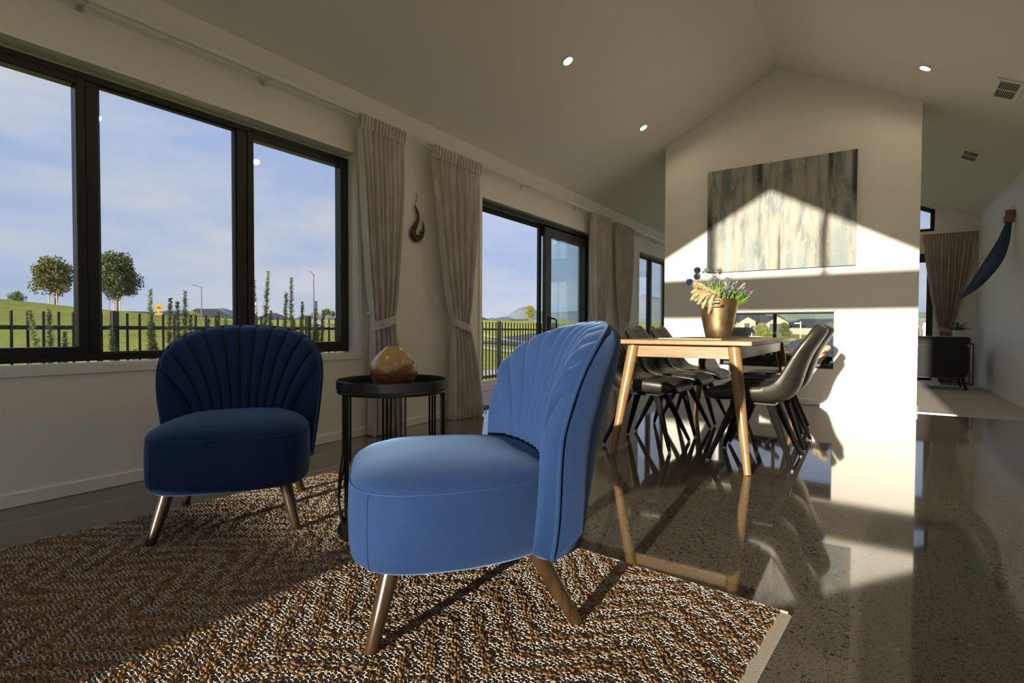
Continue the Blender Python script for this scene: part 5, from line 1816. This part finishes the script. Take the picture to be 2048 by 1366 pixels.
west = [('dark hip-roofed house left of the fence post, seen through the open door', (-91.6, 118.3), (6, 5), 2.4, 4.35, 0.6, 'roof_dark', 'house_cream', 0.15),
        ('grey hip-roofed house at the foot of the mountain, through the open door', (-103.6, 147.4), (8.4, 6), 2.6, 5.2, 0.3, 'roof_grey', 'house_dark', 0.08),
        ('small dark-roofed house right of the grey one, through the open door', (-82.0, 124.5), (2.6, 2.5), 2.9, 3.75, 0.6, 'roof_dark', 'house_dark', 0.9),
        ('low dark roof just showing at the curtain edge beyond the fence', (-81.2, 97.8), (4.2, 3.4), 1.82, 3.27, 0.6, 'roof_dark', 'house_cream', 0.2),
        ('long dark roof behind the bank, right of the dense tree', (-151.0, 56.6), (10.8, 6), 2.95, 5.0, 1.15, 'roof_dark', 'house_cream', 0.75),
        ('dark roofed house just right of the road sign', (-164.4, 70.0), (7.5, 6.2), 2.8, 5.55, 1.1, 'roof_dark', 'house_cream', 0.2),
        ('large dark hip roof behind the street lamp, middle pane', (-125.0, 60.8), (7, 6), 2.4, 5.3, 1.1, 'roof_dark', 'house_brown', 0.3),
        ('brown gabled house at the right of the middle pane', (-96.8, 50.0), (3.0, 3.2), 1.92, 3.44, 1.1, 'roof_dark', 'house_brown', 0.0),
        ('dark hip roof between the rosemary stalks, right pane', (-112.6, 69.3), (6, 5), 2.2, 4.4, 1.0, 'roof_dark', 'house_cream', 0.1),
        ('grey roofed house at the right end of the right pane', (-83.2, 59.6), (4.8, 4), 1.92, 3.28, 0.9, 'roof_grey', 'house_cream', 0.5)]
for (lab, c, half, ev, pk_, rz, rm, wm, rd) in west:
    house(lab, c, half, ev, pk_, rz, rm, wm, rd, 'houses beyond the park')
house('long dark-roofed house right of the garage, seen through the fireplace', (-13.4, 149.5), (5.2, 3.5), 1.75, 3.35, 0.6, 'roof_grey', 'house_cream', 0.85, 'houses across the street', 0.0)

def gable_part(t, cx_, cy_, w, d, ze, zp, wallm, rz=0.0):
    """front gable wing: wall prism and overhanging roof planes"""
    m = MB().prism([(cx_ - w, -0.2), (cx_ + w, -0.2), (cx_ + w, ze), (cx_, zp - 0.12), (cx_ - w, ze)], 1, cy_, cy_ + d)
    m.build('gable_wall', wallm, t, 0)
    o = 0.35
    s = (zp - ze) / w
    r = MB()
    for sg_ in (-1, 1):
        r.prism([(cx_, zp), (cx_ + sg_ * (w + o), zp - s * (w + o)), (cx_ + sg_ * (w + o), zp - s * (w + o) + 0.16), (cx_, zp + 0.16)], 1, cy_ - 0.3, cy_ + d)
    r.build('gable_roof', 'roof_dark', t, 0)
hs = thing('house', 'cream twin-gabled house with grey garage door, seen through the fireplace', 'house', (-20.3, 128.0, 0.0), math.radians(34.2))
gable_part(hs, -3.0, 0.6, 1.75, 6, 2.85, 3.95, 'house_cream')
gable_part(hs, 2.55, -1.6, 2.32, 8, 2.62, 4.05, 'house_cream')
MB().rbox((0.75, -1.68, 0.05), (4.35, -1.55, 2.35), 0.01).build('garage_door', 'garage_grey', hs)
MB().rbox((-3.75, 0.53, 1.45), (-2.6, 0.64, 2.45), 0.01).build('window', 'house_dark', hs)
MB().box((-7.5, 3.0, -0.2), (6.2, 12.0, 2.4)).build('wall', 'house_dark', hs, 0)
MB().add([(-8, 2.5, 2.35), (6.8, 2.5, 2.35), (6.8, 12.5, 2.35), (-8, 12.5, 2.35), (-4.5, 7.5, 4.95), (3.2, 7.5, 4.95)], [(0, 1, 5, 4), (1, 2, 5), (2, 3, 4, 5), (3, 0, 4), (3, 2, 1, 0)]).build('roof', 'roof_dark', hs, 0)
h2 = thing('house', 'dark gabled house at the right of the fireplace view', 'house', (-7.4, 127.6, 0.0), math.radians(34))
gable_part(h2, 0.0, 0.0, 2.3, 8, 1.35, 2.95, 'house_dark')
MB().box((-2.3, 7.0, -0.2), (8, 12, 1.9)).build('wall', 'house_dark', h2, 0)
MB().add([(-3, 6, 1.9), (9, 6, 1.9), (9, 13, 1.9), (-3, 13, 1.9), (-1, 9.5, 3.5), (7, 9.5, 3.5)], [(0, 1, 5, 4), (1, 2, 5), (2, 3, 4, 5), (3, 0, 4), (3, 2, 1, 0)]).build('roof', 'roof_dark', h2, 0)
def panel_fence(name, label, a, b, h, mat, n, z0):
    a, b = Vector(a), Vector(b)
    d = b - a
    t = thing(name, label, 'fence', (a.x, a.y, z0), math.atan2(d.y, d.x))
    L = d.length
    for k in range(n):
        MB().rbox((L * k / n + 0.02, -0.02, 0.0), (L * (k + 1) / n - 0.02, 0.02, h), 0.008).build('panel', mat, t, 0)
        MB().box((L * k / n - 0.04, -0.04, 0.0), (L * k / n + 0.04, 0.04, h + 0.04)).build('post', mat, t, 0)
panel_fence('panel_fence', 'tan panelled fence between street houses, through the fireplace', (-13.3, 112.0), (-9.0, 114.8), 1.30, 'fence_tan', 6, 0.0)
panel_fence('panel_fence', 'pale green panelled fence at the right of the fireplace view', (-6.7, 104.3), (-3.5, 106.4), 1.25, 'fence_pale', 4, -0.05)
# parked car
car = thing('car', 'silver car parked on the drive in front of the gabled house', 'car', (-13.9, 82.0, gz(-13.9, 82)), math.radians(120))
body = [(-1.0, 0.25), (1.0, 0.25), (1.02, 0.62), (0.62, 0.72), (0.30, 1.08), (-0.45, 1.10), (-0.85, 0.78), (-1.02, 0.70)]
MB().prism([(x * 1.1, z) for x, z in body], 1, -0.48, 0.48).build('body', 'car_silver', car, 0)
MB().prism([(0.60, 0.74), (0.30, 1.03), (-0.42, 1.05), (-0.78, 0.78)], 1, -0.49, 0.49).build('windows', 'house_dark', car, 0)
for sx in (-0.65, 0.68):
    for sy in (-0.44, 0.44):
        MB().tube([(sx, sy - 0.06, 0.2), (sx, sy + 0.06, 0.2)], 0.2, 16).build('wheel', 'rubber', car)
wb = thing('garden_shed', 'small white shed with grey roof seen past the right end of the wall', 'shed', (2.95, 38.3, -0.3), math.radians(-6))
MB().box((-0.62, -0.3, -0.1), (1.4, 2.2, 1.62)).build('wall', 'panel_white', wb, 0)
MB().prism([(-0.72, 1.62), (1.5, 1.62), (1.4, 1.86), (-0.85, 1.86)], 1, -0.45, 2.35).build('roof', 'roof_grey', wb, 0)
MB().box((-0.78, -0.42, -0.1), (-0.66, -0.30, 1.62)).build('post', 'roof_grey', wb, 0)
bw = thing('brick_building', 'low tan brick building beyond the white shed', 'building', (3.6, 75.8, -0.1), 0.0)
MB().box((-1.6, 0, 0.4), (1.2, 2.5, 1.62)).build('wall', 'far_brick', bw, 0)
MB().prism([(-1.8, 1.62), (1.4, 1.62), (-0.2, 2.1)], 1, -0.3, 2.8).build('roof', 'roof_dark', bw, 0)
bs = tree('round bush in front of the low brick building', (4.1, 73.0, gz(4.1, 73)), 1.1, 1.6, 0.05, 'leaf_mid', 33, 1, 1.0, 10, 0)
bs['category'] = 'shrub'
bs.name = 'bush'

# ---- hills on the skyline
def hill_ring(name, prof, dist, mat, depth=0.5):
    """prof: (bearing in degrees left of +Y, elevation in metres at that bearing)"""
    m = MB()
    n = 220
    B = [p[0] for p in prof]
    H = [p[1] for p in prof]
    rr = np.random.default_rng(int(dist))
    jit = np.convolve(rr.normal(0, 1, n + 8), np.ones(5) / 5, 'same')
    rows = [(-0.35, 0.0), (-0.22, 0.30), (-0.12, 0.62), (-0.04, 0.90), (0.0, 1.0), (0.06, 0.94), (0.2, 0.6), (0.45, 0.0)]
    vs, fs = [], []
    for (f, k) in rows:
        for i in range(n):
            b = lerp(B[0], B[-1], i / (n - 1))
            h = float(np.interp(b, B, H)) * (1 + 0.020 * jit[i])
            r_ = dist * (1 + f * depth)
            a = math.radians(b)
            wob = 1 + 0.12 * math.sin(b * 1.9 + f * 20) * (1 - abs(k - 0.5) * 2)
            vs.append((-math.sin(a) * r_, math.cos(a) * r_, h * k * (wob if 0 < k < 1 else 1) - (8 if k == 0 else 0)))
    for j in range(len(rows) - 1):
        for i in range(n - 1):
            fs.append((j * n + i, j * n + i + 1, (j + 1) * n + i + 1, (j + 1) * n + i))
    o = m.add(vs, fs).build(name, mat, None, 80, True)
    o['kind'] = 'structure'
    return o
W_ = [(76, 0.004), (68.85, 0.008), (68.47, 0.0155), (67.61, 0.0283), (66.78, 0.0285), (65.42, 0.0281), (63.82, 0.031), (62.79, 0.0338), (61.7, 0.0283), (60.46, 0.0202), (58.7, 0.0154), (51.18, 0.0125), (40.89, 0.0149), (38.49, 0.0178), (37.68, 0.0188), (36.34, 0.0226), (35.53, 0.0188), (34.89, 0.0245), (34.03, 0.0347), (33.49, 0.0404), (32.85, 0.0422), (31.55, 0.0356), (30.16, 0.0318), (25.91, 0.0371), (22.78, 0.046), (21.24, 0.0549), (20.48, 0.0648), (18.61, 0.0588), (14.8, 0.0531), (11.06, 0.040), (6, 0.02)]
hill_ring('hill_west', [(-b, 0.82 + e * 1000) for b, e in W_], -1000, 'hill_far') if False else None
def hill_from(name, tab, dist, mat, depth):
    tab = sorted((b, 0.82 + e * dist) for b, e in tab)
    return hill_ring(name, tab, dist, mat, depth)
hill_from('hill_west', W_, 1000.0, 'hill_far', 0.5)
E_ = [(16, 0.03), (14.8, 0.049), (11.06, 0.0432), (5.82, 0.0397), (1.83, 0.0412), (-1.14, 0.0352), (-3.24, 0.0291), (-4.24, 0.028), (-6.79, 0.0284), (-11.08, 0.0238), (-30, 0.02)]
hill_from('hill_street', E_, 560.0, 'hill_bush', 0.5)
